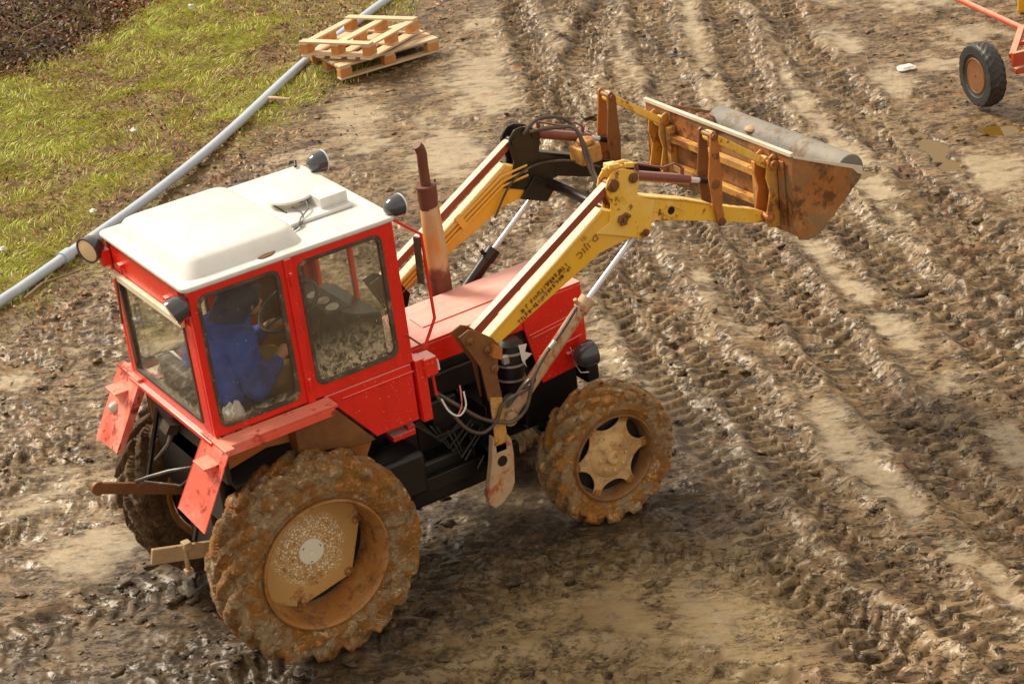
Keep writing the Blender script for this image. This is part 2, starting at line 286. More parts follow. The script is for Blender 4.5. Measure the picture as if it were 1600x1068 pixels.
# ---------------------------------------------------------------- object helpers
def mat_assign(me,mats):
    for m in (mats if isinstance(mats,(list,tuple)) else [mats]): me.materials.append(M[m] if isinstance(m,str) else m)
def tag(o,label=None,cat=None,group=None,kind=None):
    if label: o['label']=label
    if cat: o['category']=cat
    if group: o['group']=group
    if kind: o['kind']=kind
    return o
def empty(name,loc=(0,0,0),rz=0.,parent=None):
    o=bpy.data.objects.new(name,None); COL.objects.link(o); o.location=loc; o.rotation_euler=(0,0,rz); o.empty_display_size=.2
    if parent: o.parent=parent
    return o
class MB:
    def __init__(s): s.v=[]; s.f=[]; s.mi=[]; s.m=0
    def add(s,vs,fs):
        b=len(s.v); s.v+= [tuple(float(c) for c in q) for q in vs]; s.f+=[[b+i for i in f] for f in fs]; s.mi+=[s.m]*len(fs); return s
    def box(s,c,d,rot=None,M4=None):
        vs=[Vector((sx*d[0]/2,sy*d[1]/2,sz*d[2]/2)) for sx in(-1,1) for sy in(-1,1) for sz in(-1,1)]
        if rot: 
            e=Euler(rot).to_matrix(); vs=[e@q for q in vs]
        vs=[q+Vector(c) for q in vs]
        return s.add(vs,[(0,1,3,2),(4,6,7,5),(0,4,5,1),(2,3,7,6),(0,2,6,4),(1,5,7,3)])
    def prism(s,poly,y0,y1,axis='y'):
        n=len(poly); 
        f=(lambda a,b,t:(a,t,b)) if axis=='y' else ((lambda a,b,t:(t,a,b)) if axis=='x' else (lambda a,b,t:(a,b,t)))
        vs=[f(a,b,y0) for a,b in poly]+[f(a,b,y1) for a,b in poly]
        return s.add(vs,[list(range(n)),list(range(2*n-1,n-1,-1))]+[(i,i+n,(i+1)%n+n,(i+1)%n) for i in range(n)])
    def frame(s,outer,inner,y0,y1,axis='y'):
        n=len(outer); f=(lambda a,b,t:(a,t,b)) if axis=='y' else ((lambda a,b,t:(t,a,b)) if axis=='x' else (lambda a,b,t:(a,b,t)))
        vs=[f(a,b,y0) for a,b in outer]+[f(a,b,y0) for a,b in inner]+[f(a,b,y1) for a,b in outer]+[f(a,b,y1) for a,b in inner]
        fs=[]
        for i in range(n):
            j=(i+1)%n
            fs+=[(i,j,n+j,n+i),(2*n+i,3*n+i,3*n+j,2*n+j),(i,2*n+i,2*n+j,j),(n+i,n+j,3*n+j,3*n+i)]
        return s.add(vs,fs)
    def bar(s,a,b,w,h=None,up=(0,0,1)):
        a=Vector(a);b=Vector(b);h=h or w; t=(b-a).normalized(); sd=t.cross(Vector(up))
        if sd.length<1e-4: sd=t.cross(Vector((0,1,0)))
        sd.normalize(); u=sd.cross(t)
        vs=[p+sd*(i*w/2)+u*(j*h/2) for p in(a,b) for i,j in((-1,-1),(1,-1),(1,1),(-1,1))]
        return s.add(vs,[(3,2,1,0),(4,5,6,7),(0,1,5,4),(1,2,6,5),(2,3,7,6),(3,0,4,7)])
    def tube(s,pts,r,n=10,cap=True):
        P=[Vector(p) for p in pts]; rs=r if isinstance(r,(list,tuple)) else [r]*len(P); vs=[];fs=[]
        t0=(P[1]-P[0]).normalized(); nn=t0.orthogonal().normalized()
        for i,p in enumerate(P):
            t=((P[min(i+1,len(P)-1)]-P[max(i-1,0)])).normalized()
            nn=(nn-t*nn.dot(t)).normalized(); bb=t.cross(nn)
            for k in range(n):
                a=2*math.pi*k/n; vs.append(p+(nn*math.cos(a)+bb*math.sin(a))*rs[i])
        for i in range(len(P)-1):
            for k in range(n): fs.append((i*n+k,i*n+(k+1)%n,(i+1)*n+(k+1)%n,(i+1)*n+k))
        if cap: fs+=[list(range(n-1,-1,-1)),[(len(P)-1)*n+k for k in range(n)]]
        return s.add(vs,fs)
    def cyl(s,a,b,r,n=20): return s.tube([a,b],r,n)
    def lathe(s,c,axis,prof,n=32):
        # prof: list of (distance along axis, radius)
        ax=Vector(axis).normalized(); e1=ax.orthogonal().normalized(); e2=ax.cross(e1); c=Vector(c); vs=[];fs=[]
        for (h,r) in prof:
            for k in range(n):
                a=2*math.pi*k/n; vs.append(c+ax*h+(e1*math.cos(a)+e2*math.sin(a))*max(r,1e-4))
        for i in range(len(prof)-1):
            for k in range(n): fs.append((i*n+k,i*n+(k+1)%n,(i+1)*n+(k+1)%n,(i+1)*n+k))
        fs+=[list(range(n-1,-1,-1)),[(len(prof)-1)*n+k for k in range(n)]]
        return s.add(vs,fs)
    def sphere(s,c,r,n=20,m=12,sc_=(1,1,1)):
        c=Vector(c)
        vs=[];fs=[]
        for i in range(m+1):
            th=math.pi*i/m
            for k in range(n):
                a=2*math.pi*k/n; vs.append((c.x+r*sc_[0]*math.sin(th)*math.cos(a),c.y+r*sc_[1]*math.sin(th)*math.sin(a),c.z+r*sc_[2]*math.cos(th)))
        for i in range(m):
            for k in range(n): fs.append((i*n+k,(i+1)*n+k,(i+1)*n+(k+1)%n,i*n+(k+1)%n))
        return s.add(vs,fs)
    def build(s,name,mat,parent=None,bevel=.004,smooth=True,seg=2,loc=None):
        me=bpy.data.meshes.new(name); me.from_pydata(s.v,[],s.f); mat_assign(me,mat)
        if s.m or any(s.mi): me.polygons.foreach_set('material_index',s.mi)
        bm=bmesh.new(); bm.from_mesh(me); bmesh.ops.remove_doubles(bm,verts=bm.verts,dist=1e-5); bmesh.ops.recalc_face_normals(bm,faces=bm.faces); bm.to_mesh(me); bm.free()
        o=bpy.data.objects.new(name,me); COL.objects.link(o)
        if parent: o.parent=parent
        if loc: o.location=loc
        if smooth:
            me.polygons.foreach_set('use_smooth',[True]*len(me.polygons)); me.set_sharp_from_angle(angle=R_(35))
        if bevel:
            b=o.modifiers.new('bevel','BEVEL'); b.width=bevel; b.segments=seg; b.limit_method='ANGLE'; b.angle_limit=R_(35); b.harden_normals=False
        return o
def np_mesh(name,co,quads,mat,parent=None,smooth=True,attrs=None,tris=None):
    me=bpy.data.meshes.new(name); me.vertices.add(len(co)); me.vertices.foreach_set('co',np.asarray(co,np.float32).ravel())
    fs=[]; 
    q=np.asarray(quads,np.int32).reshape(-1,4) if quads is not None and len(quads) else np.zeros((0,4),np.int32)
    t=np.asarray(tris,np.int32).reshape(-1,3) if tris is not None and len(tris) else np.zeros((0,3),np.int32)
    me.loops.add(q.size+t.size); me.loops.foreach_set('vertex_index',np.concatenate([q.ravel(),t.ravel()]))
    me.polygons.add(len(q)+len(t)); st=np.concatenate([np.arange(len(q))*4,len(q)*4+np.arange(len(t))*3]).astype(np.int32)
    me.polygons.foreach_set('loop_start',st)
    me.update(calc_edges=True)
    if smooth: me.polygons.foreach_set('use_smooth',np.ones(len(me.polygons),bool))
    for k,a in (attrs or {}).items():
        at=me.attributes.new(k,'FLOAT','POINT'); at.data.foreach_set('value',np.asarray(a,np.float32).ravel())
    mat_assign(me,mat); me.validate()
    o=bpy.data.objects.new(name,me); COL.objects.link(o)
    if parent: o.parent=parent
    return o
def copy_obj(o,parent=None,**kw):
    c=o.copy(); COL.objects.link(c)
    if parent: c.parent=parent
    for ch in o.children: copy_obj(ch,c)
    for k,v in kw.items(): setattr(c,k,v)
    return c

# ---------------------------------------------------------------- ground
TR=[ # centre line, width, depth, lug period
 ([(9.75,9.51),(8.64,8.6),(7.17,7.05),(6.65,6.34),(5.71,4.71),(4.73,2.61),(4.16,1.15),(3.73,-.17),(3.3,-1.24),(3.06,-2.5),(2.84,-3.9)],.38,.075,.17),
 ([(10.2,11.),(8.91,8.23),(8.16,7.09),(7.26,5.44),(6.1,3.32),(5.38,1.72),(4.69,-.02),(4.21,-1.42),(3.81,-2.71),(3.5,-4)],.42,.075,.19),
 ([(10.4,9.6),(9.44,7.51),(8.71,6.36),(7.75,4.84),(6.49,2.23),(5.92,.42),(5.37,-1.15),(4.9,-2.5)],.40,.07,.18),
 ([(10.9,9.0),(9.79,7.04),(8.83,5.25),(7.6,2.48),(6.58,.05),(6.2,-1.2)],.42,.06,.2),
 ([(7.9,9.3),(7.0,7.6),(6.2,5.9),(5.3,4.2),(4.3,2.3),(3.6,.6),(3.1,-.6),(2.7,-1.7),(2.3,-3.0),(2.1,-4.2)],.34,.055,.16),
 ([(8.6,9.9),(7.9,8.0),(7.2,6.6),(6.6,5.2),(5.5,3.0),(4.9,1.6),(4.2,-.1)],.26,.03,.13),
 ([(7.1,1.6),(6.0,-.6),(5.4,-2.0),(4.9,-3.4)],.5,.05,.22),
 ([(-.46,-.73),(.83,-.86),(1.49,-.97),(2.06,-1.25),(2.36,-1.75),(2.5,-2.6),(2.45,-3.6)],.40,.06,.18),
 ([(-3,-1.5),(-1,-1.3),(-.05,-1.45),(.79,-1.75),(1.32,-2.2),(1.67,-2.9),(1.9,-3.8)],.42,.09,.2),
 ([(-5,1.0),(-2.5,.85),(-.3,.7),(.0,.7)],.4,.06,.18),
 ([(-5,-.35),(-2.5,-.5),(-.3,-.68),(.0,-.69)],.4,.07,.18),
 ([(-3,3.4),(-.5,3.2),(1.6,3.0),(3.5,3.6),(5.6,5.4),(7.0,7.6),(8.2,10.)],.36,.03,.17),
 ([(-3,2.2),(-.5,2.0),(1.2,2.0),(3.2,2.7),(5.0,4.4)],.36,.035,.17),
]
PUD=[((7.95,2.50),(.58,.12),R_(66),(8.23,3.18)),((8.72,2.42),(.24,.13),R_(-40),None),((7.15,2.6),(.16,.12),0,None),((7.0,3.3),(.18,.06),R_(50),None)]
GRASS_E=cr_spline([(-6,3.2),(-2,4.2),(.02,5.35),(1.02,6.05),(2.45,7.35),(3.57,7.95),(4.5,8.5),(5.72,9.5),(6.93,10.5),(8,11.3),(12,14)],6)
BRUSH_E=cr_spline([(-6,9.0),(0,10.9),(2.64,11.75),(3.54,11.95),(4.47,12.5),(5.24,13.1),(9,16),(14,21)],6)
SMOOTH=[(8.44,6.72,.35),(7.54,5.38,.4),(4.83,1.77,.35),(4.61,1.16,.3),(4.08,1.71,.45),(3.68,1.33,.4),(3.48,.64,.3),(4.14,-.03,.25),(3.56,-.39,.35),(3.64,-.97,.45),(4.0,-1.21,.3),(3.0,-1.28,.3),(2.96,-1.9,.25),(3.61,-1.77,.3),(7.44,3.88,.5),(8.81,4.08,.35),(7.14,2.56,.6),(7.22,1.82,.45),(7.76,4.27,.4),(6.31,7.51,.7),(4.96,6.08,.6),(7.45,8.01,.5),(9.33,5.55,.4),(7.9,1.68,.4),(6.33,.5,.3),(-.57,1.7,.5),(.91,3.9,.4),(-.78,2.25,.4),(4.77,2.57,.4),(4.81,7.59,.5),(3.45,-2.87,.3),(1.3,-1.75,.45),(1.9,-2.0,.4)]
def side_of(x,y,line):
    d,s,a=poly_dist(x,y,line); return d*s      # + on the left of the line (towards the bank)
def field(x,y):
    """height and surface masks of the yard at world x, y"""
    x=x.astype(np.float64); y=y.astype(np.float64)
    gw=fbm(x,y,.9,4,3)*.35
    gd=side_of(x,y,GRASS_E)
    gm=sstep(-.45,.35,gd+gw+fbm(x,y,3.1,3,8)*.25)
    pipe_dirt=0
    h=fbm(x,y,.22,3,1)*.05
    # how churned the mud is
    churn=sstep(-.35,.25,fbm(x,y,.55,4,21))
    ragged=fbm(x,y,1.8,5,33,.62)
    wetn=np.zeros_like(x)
    for (bx,by,br) in SMOOTH:
        dx=(x-bx)*.5+(y-by)*.87; dy=-(x-bx)*.87+(y-by)*.5       # drawn out along the direction of travel
        wetn=np.maximum(wetn,1-sstep(.2,1.45,np.sqrt((dx/(1.75*br))**2+(dy/(.8*br))**2)+ragged*.9))
    for li,(pa,pb) in enumerate(((0,1),(1,2),(2,3),(4,0),(5,1))):
        A=cr_spline(TR[pa][0],8); B=cr_spline(TR[pb][0],8); ia=np.linspace(0,len(A)-1,26).astype(int)
        mid=np.array([(A[q]+B[np.argmin(np.hypot(*(B-A[q]).T))])/2 for q in ia])
        d,_s,_a=poly_dist(x,y,mid); wetn=np.maximum(wetn,(1-sstep(.0,.22,d+ragged*.22))*sstep(-.35,.15,fbm(x,y,.6,2,140+li)+.1))
    wetn=np.maximum(wetn,sstep(.05,.50,fbm(x,y,.8,5,35,.6)+.05*np.clip((x*.5+y*.87-3)/6,-1,1)))
    smooth=wetn*.78
    tr_h=np.zeros_like(x); tmask=np.zeros_like(x); berm=np.zeros_like(x)
    for i,(pts,wd,dp,per) in enumerate(TR):
        per*=.84
        P=cr_spline(pts,5); P=P[::1]
        bx0,by0=P.min(0)-1; bx1,by1=P.max(0)+1
        idx=np.where((x>bx0)&(x<bx1)&(y>by0)&(y<by1))
        if len(idx[0])==0: continue
        xx=x[idx]; yy=y[idx]
        wob=fbm(xx,yy,2.2,3,40+i)*.10
        d,s,al=poly_dist(xx,yy,P); d=np.maximum(d+wob,0); ds=d*s
        inside=1-sstep(wd*.5-.06,wd*.5+.05,d)
        ph=al/per+np.abs(ds)/wd*1.1*(1 if i%2 else -1)+(ds>0)*.5+fbm(xx,yy,1.7,3,60+i)*.85
        lug=sstep(-.25,.35,np.sin(2*np.pi*ph))
        keep=.25+.75*sstep(-.3,.1,fbm(xx,yy,.9,3,80+i)+.15)
        b=np.exp(-((d-wd*.5-.07)/.075)**2)*(.35+.9*sstep(-.2,.5,fbm(xx,yy,3.5,4,90+i)))
        tr_h[idx]+= -dp*inside+ lug*inside*.043*keep + b*dp*.8
        tmask[idx]=np.maximum(tmask[idx],inside*keep); berm[idx]=np.maximum(berm[idx],b)
    smooth=smooth*(1-tmask)*(1-.8*np.clip(berm,0,1))
    # clods: torn, terraced plates of mud, drawn out across the direction of travel
    wx=fbm(x,y,2.6,3,5)*.15; wy=fbm(x,y,2.6,3,6)*.15
    a=R_(-30); cx=(x+wx)*math.cos(a)+(y+wy)*math.sin(a); cy=-(x+wx)*math.sin(a)+(y+wy)*math.cos(a)
    def terr(n,k,lo=.55,hi=.9):
        t=n*k; f=np.floor(t); return (f+sstep(lo,hi,t-f))/k
    c1=fbm(cx*.5,cy,2.3,5,12,.58); c2=fbm(cx*.42,cy,6.,4,14,.58); c3=fbm(cx*.5,cy,15,3,16,.55)
    crack=1-sstep(.0,.05,np.abs(c2+.3*c1-.03)); crack2=1-sstep(0,.07,np.abs(c3+.4*c2))
    clod=terr(c1,6.)*.090+terr(c2,3.4)*.068+c3*.012+terr(c3,2.)*.014-crack*.022*sstep(-.1,.2,c1)-crack2*.006
    amp=(1-gm)*(.42+.80*churn)*(1-.80*smooth)
    far=np.clip((x*.5+y*.87+1)/14,0,1)
    amp=amp*(.74-.18*far)*(1-.45*tmask)
    h=h+tr_h*(1-gm)*.82+clod*amp
    h=h+gm*(fbm(x,y,1.6,4,17)*.07+fbm(x,y,7,3,18)*.03+.03+np.clip(gd,0,8)*.015)
    wet=np.clip(smooth*1.2,0,1)*(1-gm)
    pmask=np.zeros_like(x); floor=np.full_like(x,-9.)
    for (c,r,ang,_) in PUD:
        dx=(x-c[0])*math.cos(ang)+(y-c[1])*math.sin(ang); dy=-(x-c[0])*math.sin(ang)+(y-c[1])*math.cos(ang)
        q=np.sqrt((dx/r[0])**2+(dy/r[1])**2)+fbm(x,y,4,4,70,.6)*1.1
        m=1-sstep(.6,1.45,q); pmask=np.maximum(pmask,m)
        near=np.sqrt((dx/r[0])**2+(dy/r[1])**2)<2.3
        floor=np.where(near,np.maximum(floor,-.084+.07*sstep(.6,1.1,q)),floor)
    h=np.maximum(h*(1-.8*pmask)+(-.085)*pmask,floor)
    # under the tractor the ground is trampled flat and its shade painted dark
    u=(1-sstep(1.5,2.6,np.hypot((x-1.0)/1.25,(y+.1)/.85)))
    damp_shade=u*(.75+.25*sstep(-.2,.2,fbm(x,y,2.,4,25)))
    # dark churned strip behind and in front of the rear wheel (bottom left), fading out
    damp_shade=np.maximum(damp_shade,(1-sstep(.0,1.9,np.hypot((x+1.2)*.8,(y+.35)/.95)-.45))*sstep(-.4,.1,fbm(x,y,1.6,4,26))*1.)
    h=h*(1-.35*u)-.0*u
    tan=sstep(.1,.6,1-np.hypot((x-1.3)/1.8,(y+1.9)/1.5))
    for (wx_,wy_,rr) in ((0,-.69,.34),(2.17,-.6,.28),(0,.69,.34),(2.17,.6,.28)):   # the tyres press their own hollow
        q=np.hypot((x-wx_)/.9,(y-wy_)); m=1-sstep(rr*.5,rr,q); h=h*(1-m)+.012*m
    damp_shade=np.maximum(damp_shade,pmask*.6); wet=wet*(1-pmask)
    return h,wet,gm,damp_shade*(1-gm),tan*(1-gm)
def ground():
    ax=np.array([math.sin(YAW),-math.cos(YAW)]); av=np.array([math.cos(YAW),math.sin(YAW)]); c0=np.array(CAM[:2])
    u=np.arange(-6.6,7.2,.0122); v=[]; q=9.2
    while q<28: v.append(q); q+=.0150+.0011*(q-9)
    v=np.array(v)
    ext=np.array([.1,.3,.8,2,5,12,30,80,200])
    u=np.concatenate([(-6.6-ext)[::-1],u,u[-1]+ext]); v=np.concatenate([(9.2-ext)[::-1],v,v[-1]+ext])
    U,V=np.meshgrid(u,v); X=c0[0]+U*ax[0]+V*av[0]; Y=c0[1]+U*ax[1]+V*av[1]
    h,wet,gm,damp_shade,tan=field(X.ravel(),Y.ravel())
    n,m=U.shape; i=np.arange((n-1)*(m-1)); r=i//(m-1); c=i%(m-1); a=r*m+c
    q=np.stack([a,a+1,a+m+1,a+m],1)
    o=np_mesh('ground',np.stack([X.ravel(),Y.ravel(),h],1),q,'ground',attrs=dict(wet=wet,grass=gm,damp_shade=damp_shade,tan=tan))
    tag(o,kind='structure',label='churned wet brown mud yard with tyre ruts')
    return o
ground()
for i,(c,r,ang,_) in enumerate(PUD):
    t=np.linspace(0,2*np.pi,40,endpoint=False)
    mb=MB(); rr=1.25
    pts=[(c[0]+math.cos(ang)*r[0]*rr*math.cos(a)-math.sin(ang)*r[1]*rr*math.sin(a),c[1]+math.sin(ang)*r[0]*rr*math.cos(a)+math.cos(ang)*r[1]*rr*math.sin(a),-.034) for a in t]
    mb.add(pts,[list(range(40))]); o=mb.build('puddle','puddle',bevel=0,smooth=False)
    tag(o,kind='structure',label='shallow puddle of murky yellow brown water in a rut')

def gz(x,y): return float(field(np.array([x]),np.array([y]))[0][0])
def blades(name,N,xs,ys,hmin,hmax,wd,tone,mat,lean=.9,flat=0.):
    r=np.random.default_rng(N); h0=field(xs,ys)[0]; n=len(xs)
    L=r.uniform(hmin,hmax,n); a=r.uniform(0,2*np.pi,n)
    cl=fbm(xs,ys,1.3,2,51)*6; la=np.where(r.random(n)<.35,cl,a); ll=r.uniform(.25,lean,n)
    dx=np.cos(la)*ll; dy=np.sin(la)*ll; up=np.sqrt(np.clip(1-ll**2,.05,1)); sx=np.cos(a)*wd/2; sy=np.sin(a)*wd/2
    base=np.stack([xs,ys,h0-.01],1); S=np.stack([sx,sy,0*sx],1); D=np.stack([dx,dy,up],1)*L[:,None]; D2=np.stack([dx*1.5,dy*1.5,up*.75],1)*L[:,None]
    co=np.stack([base-S,base+S,base+D*.5+S*.8,base+D*.5-S*.8,base+D2],1).reshape(-1,3)
    i=np.arange(n)*5; q=np.stack([i,i+1,i+2,i+3],1); t=np.stack([i+3,i+2,i+4],1)
    return np_mesh(name,co,q,mat,smooth=False,attrs=dict(tone=np.repeat(tone,5)),tris=t)
def grass():
    r=np.random.default_rng(5); n=420000; xs=r.uniform(-2,11,n); ys=r.uniform(4.2,16.5,n)
    keep=np.abs((xs-CAM[0])*math.sin(YAW)-(ys-CAM[1])*math.cos(YAW))<7.2
    xs=xs[keep]; ys=ys[keep]
    gd=side_of(xs,ys,GRASS_E); bd=side_of(xs,ys,BRUSH_E)
    patch=fbm(xs,ys,.75,4,77); patch2=fbm(xs,ys,2.6,3,78)
    dens=sstep(-.3,.7,gd+patch*1.2)*sstep(-.32,-.02,patch+patch2*.5+.10*np.clip(gd-1.5,-2,2))*(1-sstep(-.1,.35,bd+patch2*.4))
    dens=np.clip(dens+.12*sstep(-.6,.2,gd),0,1)*(bd<.5)
    k=r.random(len(xs))<dens; xs=xs[k]; ys=ys[k]; gd=gd[k]; patch=patch[k]; patch2=patch2[k]
    tone=np.clip(.55+patch*.55+patch2*.35+r.normal(0,.16,len(xs))+.04*np.clip(gd-2,-2,2),0,1)
    o=blades('grass',1,xs,ys,.03,.11,.010,tone,'grass'); tag(o,'patchy green and yellow grass on the bank above the grey pipe','grass',kind='stuff')
    # fallen leaves
    n=60000; xs=r.uniform(-2,11,n); ys=r.uniform(3.6,16.,n)
    gd=side_of(xs,ys,GRASS_E); bd=side_of(xs,ys,BRUSH_E); pt=fbm(xs,ys,.75,4,77)+fbm(xs,ys,2.6,3,78)*.5
    k=(gd>-.8+r.normal(0,.25,n))&(bd<.4)&(r.random(n)<(.16+.8*sstep(.05,-.3,pt)))&(np.abs((xs-CAM[0])*math.sin(YAW)-(ys-CAM[1])*math.cos(YAW))<7.2)
    xs=xs[k]; ys=ys[k]; o=leaves('fallen_leaves',xs,ys,np.full(len(xs),.022),.022,.05,r,'litter'); tag(o,'brown fallen leaves scattered among the grass','leaves',kind='stuff')
def leaves(name,xs,ys,zo,s0,s1,r,mat,z=None,tone=None):
    n=len(xs); h0=field(xs,ys)[0] if z is None else z
    a=r.uniform(0,2*np.pi,n); s=r.uniform(s0,s1,n); t1=r.normal(0,.5,n); t2=r.normal(0,.5,n)
    ex=np.stack([np.cos(a),np.sin(a),t1],1)*s[:,None]/2; ey=np.stack([-np.sin(a),np.cos(a),t2],1)*s[:,None]*.3
    b=np.stack([xs,ys,h0+zo],1); co=np.stack([b-ex,b-ey,b+ex,b+ey],1).reshape(-1,3)
    if tone is None: tone=np.clip(r.normal(.5,.25,n),0,1)
    return np_mesh(name,co,np.arange(n*4).reshape(-1,4),mat,smooth=False,attrs=dict(tone=np.repeat(tone,4)))
def brush():
    r=np.random.default_rng(9); n=130000; xs=r.uniform(-3,9,n); ys=r.uniform(11,20,n)
    bd=side_of(xs,ys,BRUSH_E); k=(bd>-.1+r.normal(0,.12,n))&(np.abs((xs-CAM[0])*math.sin(YAW)-(ys-CAM[1])*math.cos(YAW))<7.6); xs=xs[k];ys=ys[k];bd=bd[k]
    top=sstep(-.1,1.3,bd)*(.55+.35*fbm(xs,ys,1.2,3,31)); z=top*r.random(len(xs))**.6
    tone=np.clip(.22+.35*fbm(xs,ys,2.5,3,32)+r.normal(0,.14,len(xs))+.35*sstep(3.4,5.6,xs)*(1-sstep(.2,1.2,bd)),0,1)
    lv=leaves('brushwood',xs,ys,0,.03,.075,r,'litter',z=z+field(xs,ys)[0],tone=tone)
    tag(lv,'dark brown thicket of dead leaves and undergrowth at the top of the bank','undergrowth',kind='stuff')
    mb=MB()
    for i in range(260):
        x=r.uniform(-2,7); y=r.uniform(12,17)
        b=float(side_of(np.array([x]),np.array([y]),BRUSH_E)[0])
        if b<.05: continue
        a=r.uniform(0,6.28); L=r.uniform(.4,1.1); l=r.uniform(.2,.9); p=Vector((x,y,.0)); 
        mb.tube([p,p+Vector((math.cos(a)*l*.4,math.sin(a)*l*.4,L*.6)),p+Vector((math.cos(a)*l,math.sin(a)*l,L*.85))],[.008,.006,.002],4)
    o=mb.build('twigs','bark',bevel=0); tag(o,'thin bare twigs standing in the dark brown thicket','twigs',kind='stuff')

def clods():
    r=np.random.default_rng(77); n=13000; d=r.uniform(9.6,24,n)**1.0; u=r.uniform(-.27,.29,n)*d*1.15
    xs=CAM[0]+d*math.cos(YAW)+u*math.sin(YAW); ys=CAM[1]+d*math.sin(YAW)-u*math.cos(YAW)
    h,wet,gm,damp_shade,tan=field(xs,ys); cl=fbm(xs,ys,1.1,4,91)
    k=(gm<.3)&(wet<.35)&(r.random(n)<.25+.75*sstep(-.1,.3,cl)); xs=xs[k];ys=ys[k];h=h[k]; n=len(xs)
    bm=bmesh.new(); bmesh.ops.create_icosphere(bm,subdivisions=2,radius=1); V=np.array([v.co[:] for v in bm.verts]); F=np.array([[v.index for v in f.verts] for f in bm.faces]); bm.free()
    nv=len(V); s=r.uniform(.006,.017,n)*r.choice([.7,1,2.2],n,p=[.5,.42,.08]); el=r.uniform(1.1,2.2,n); fl=r.uniform(.35,.7,n); a=R_(-30)+r.normal(0,.6,n)
    ph=r.uniform(0,40,n); P=V[None].repeat(n,0); dd=1+.65*perlin((P[...,0]*1.3+ph[:,None]),(P[...,1]*1.3+P[...,2]+ph[:,None]*.7),5)+.4*perlin(P[...,0]*3+ph[:,None],P[...,2]*3+P[...,1]*2,9)
    P=P*dd[...,None]; X=P[...,0]*(s*el)[:,None]; Y=P[...,1]*s[:,None]; Z=P[...,2]*(s*fl)[:,None]
    ca,sa=np.cos(a)[:,None],np.sin(a)[:,None]
    co=np.stack([xs[:,None]+X*ca-Y*sa,ys[:,None]+X*sa+Y*ca,h[:,None]+Z+(s*fl*.3)[:,None]],-1).reshape(-1,3)
    t=(F[None]+np.arange(n)[:,None,None]*nv).reshape(-1,3)
    o=np_mesh('mud_clods',co,None,'ground',tris=t,attrs=dict(wet=np.zeros(n*nv),grass=np.zeros(n*nv),damp_shade=np.repeat(damp_shade[k],nv),tan=np.zeros(n*nv)))
    tag(o,'loose clods of brown mud strewn over the rutted yard','mud clods',kind='stuff')
grass(); brush(); clods()

# ---------------------------------------------------------------- grey pipe, pallets, litter
P=[(-1.9,4.5),(-.7,5.22),(.32,5.86),(.55,5.99),(1.27,6.44),(2.27,7.08),(3.44,7.95),(5.08,9.33),(6.29,10.2),(6.92,10.63),(8.3,11.55),(10,12.6)]
mb=MB(); cp=cr_spline(P,8); mb.tube([(x,y,.075) for i,(x,y) in enumerate(cp)],.047,18)
for i in (30,62): 
    a=Vector((*cp[i],.075)); b=Vector((*cp[i+1],.075)); mb.cyl(a,a+(b-a).normalized()*.12,.062,18)
tag(mb.build('pipe','pipe',bevel=0),'long pale blue grey plastic pipe lying along the foot of the grass bank','pipe')

def pallet(name,L,W,label,flip=False):
    """L along local x (three long boards), W along local y"""
    root=empty(name); tag(root,label,'pallet','wooden pallets stacked by the pipe')
    bt=.022; bh=.09; rnd=random.Random(name+label)
    H=.144
    def Zf(z): return H-z if flip else z
    def board(nm,cx,cy,z,dx,dy):
        m=MB(); m.box((cx+rnd.uniform(-.004,.004),cy,Zf(z)),(dx,dy,bt),(0,0,rnd.uniform(-.006,.006))); m.build(nm,'wood',root,bevel=.003)
    for j,cy in enumerate((-W/2+.05,0,W/2-.05)): board('bottom_board',0,cy,.011,L,.10)
    for cx in (-L/2+.072,0,L/2-.072): board('stringer_board',cx,0,.022+bh+.011,.12,W)
    nb=5
    for j in range(nb):
        wd=.135 if j in (0,2,4) else .1; cy=-W/2+wd/2+(W-wd)*j/(nb-1)
        board('deck_board',0,cy,.044+bh+.0115,L,wd)
    if flip:
        for cx in (-L/2+.05,L/2-.05): board('edge_board',cx,0,-.0115,.10,W)
    for cx in (-L/2+.072,0,L/2-.072):
        for cy in (-W/2+.05,0,W/2-.05):
            m=MB(); m.box((cx,cy,Zf(.0225+bh/2)),(.14,.095,bh-.002)); m.build('block','woodend',root,bevel=.003)
    return root
a=pallet('wooden_pallet',1.2,.8,'lower wooden pallet lying on the mud under the tilted one')
a.location=(5.80,8.99,.03); a.rotation_euler=(0,0,math.atan2(-.05,1.2))
b=pallet('wooden_pallet',1.0,.90,'upper wooden pallet lying upside down and askew on top of the other',True)
b.location=(5.68,9.02,.215); b.rotation_euler=(R_(-1.5),R_(2),math.atan2(.47,.88))
def rock(name,loc,s,mat,label,cat,group=None,seed=1,flat=.5):
    bm=bmesh.new(); bmesh.ops.create_icosphere(bm,subdivisions=3,radius=1); r=random.Random(seed)
    ph=[r.uniform(0,6) for _ in range(6)]
    for v in bm.verts:
        d=1+.22*math.sin(v.co.x*3+ph[0])+.2*math.sin(v.co.y*4+ph[1])+.15*math.sin(v.co.z*5+ph[2])+.1*math.sin(v.co.x*7+v.co.y*5+ph[3])
        v.co=Vector((v.co.x*s*d,v.co.y*s*d*.8,v.co.z*s*d*flat))
    me=bpy.data.meshes.new(name); bm.to_mesh(me); bm.free(); mat_assign(me,mat)
    o=bpy.data.objects.new(name,me); COL.objects.link(o); o.location=loc; o.rotation_euler=(0,0,r.uniform(0,6)); tag(o,label,cat,group); return o
rock('stone',(.74,6.93,gz(.74,6.93)+.06),.036,'stone','pale stone in the grass at the left edge of the photo','stone','pale stones and scraps',3)
rock('stone',(1.73,7.2,gz(1.73,7.2)+.05),.036,'stone','pale flat stone just above the grey pipe behind the cab lamp','stone','pale stones and scraps',4,.35)
rock('stone',(5.06,12.04,gz(5.06,12.04)+.1),.036,'stone','small pale stone high on the grass bank below the thicket','stone','pale stones and scraps',5,.9)
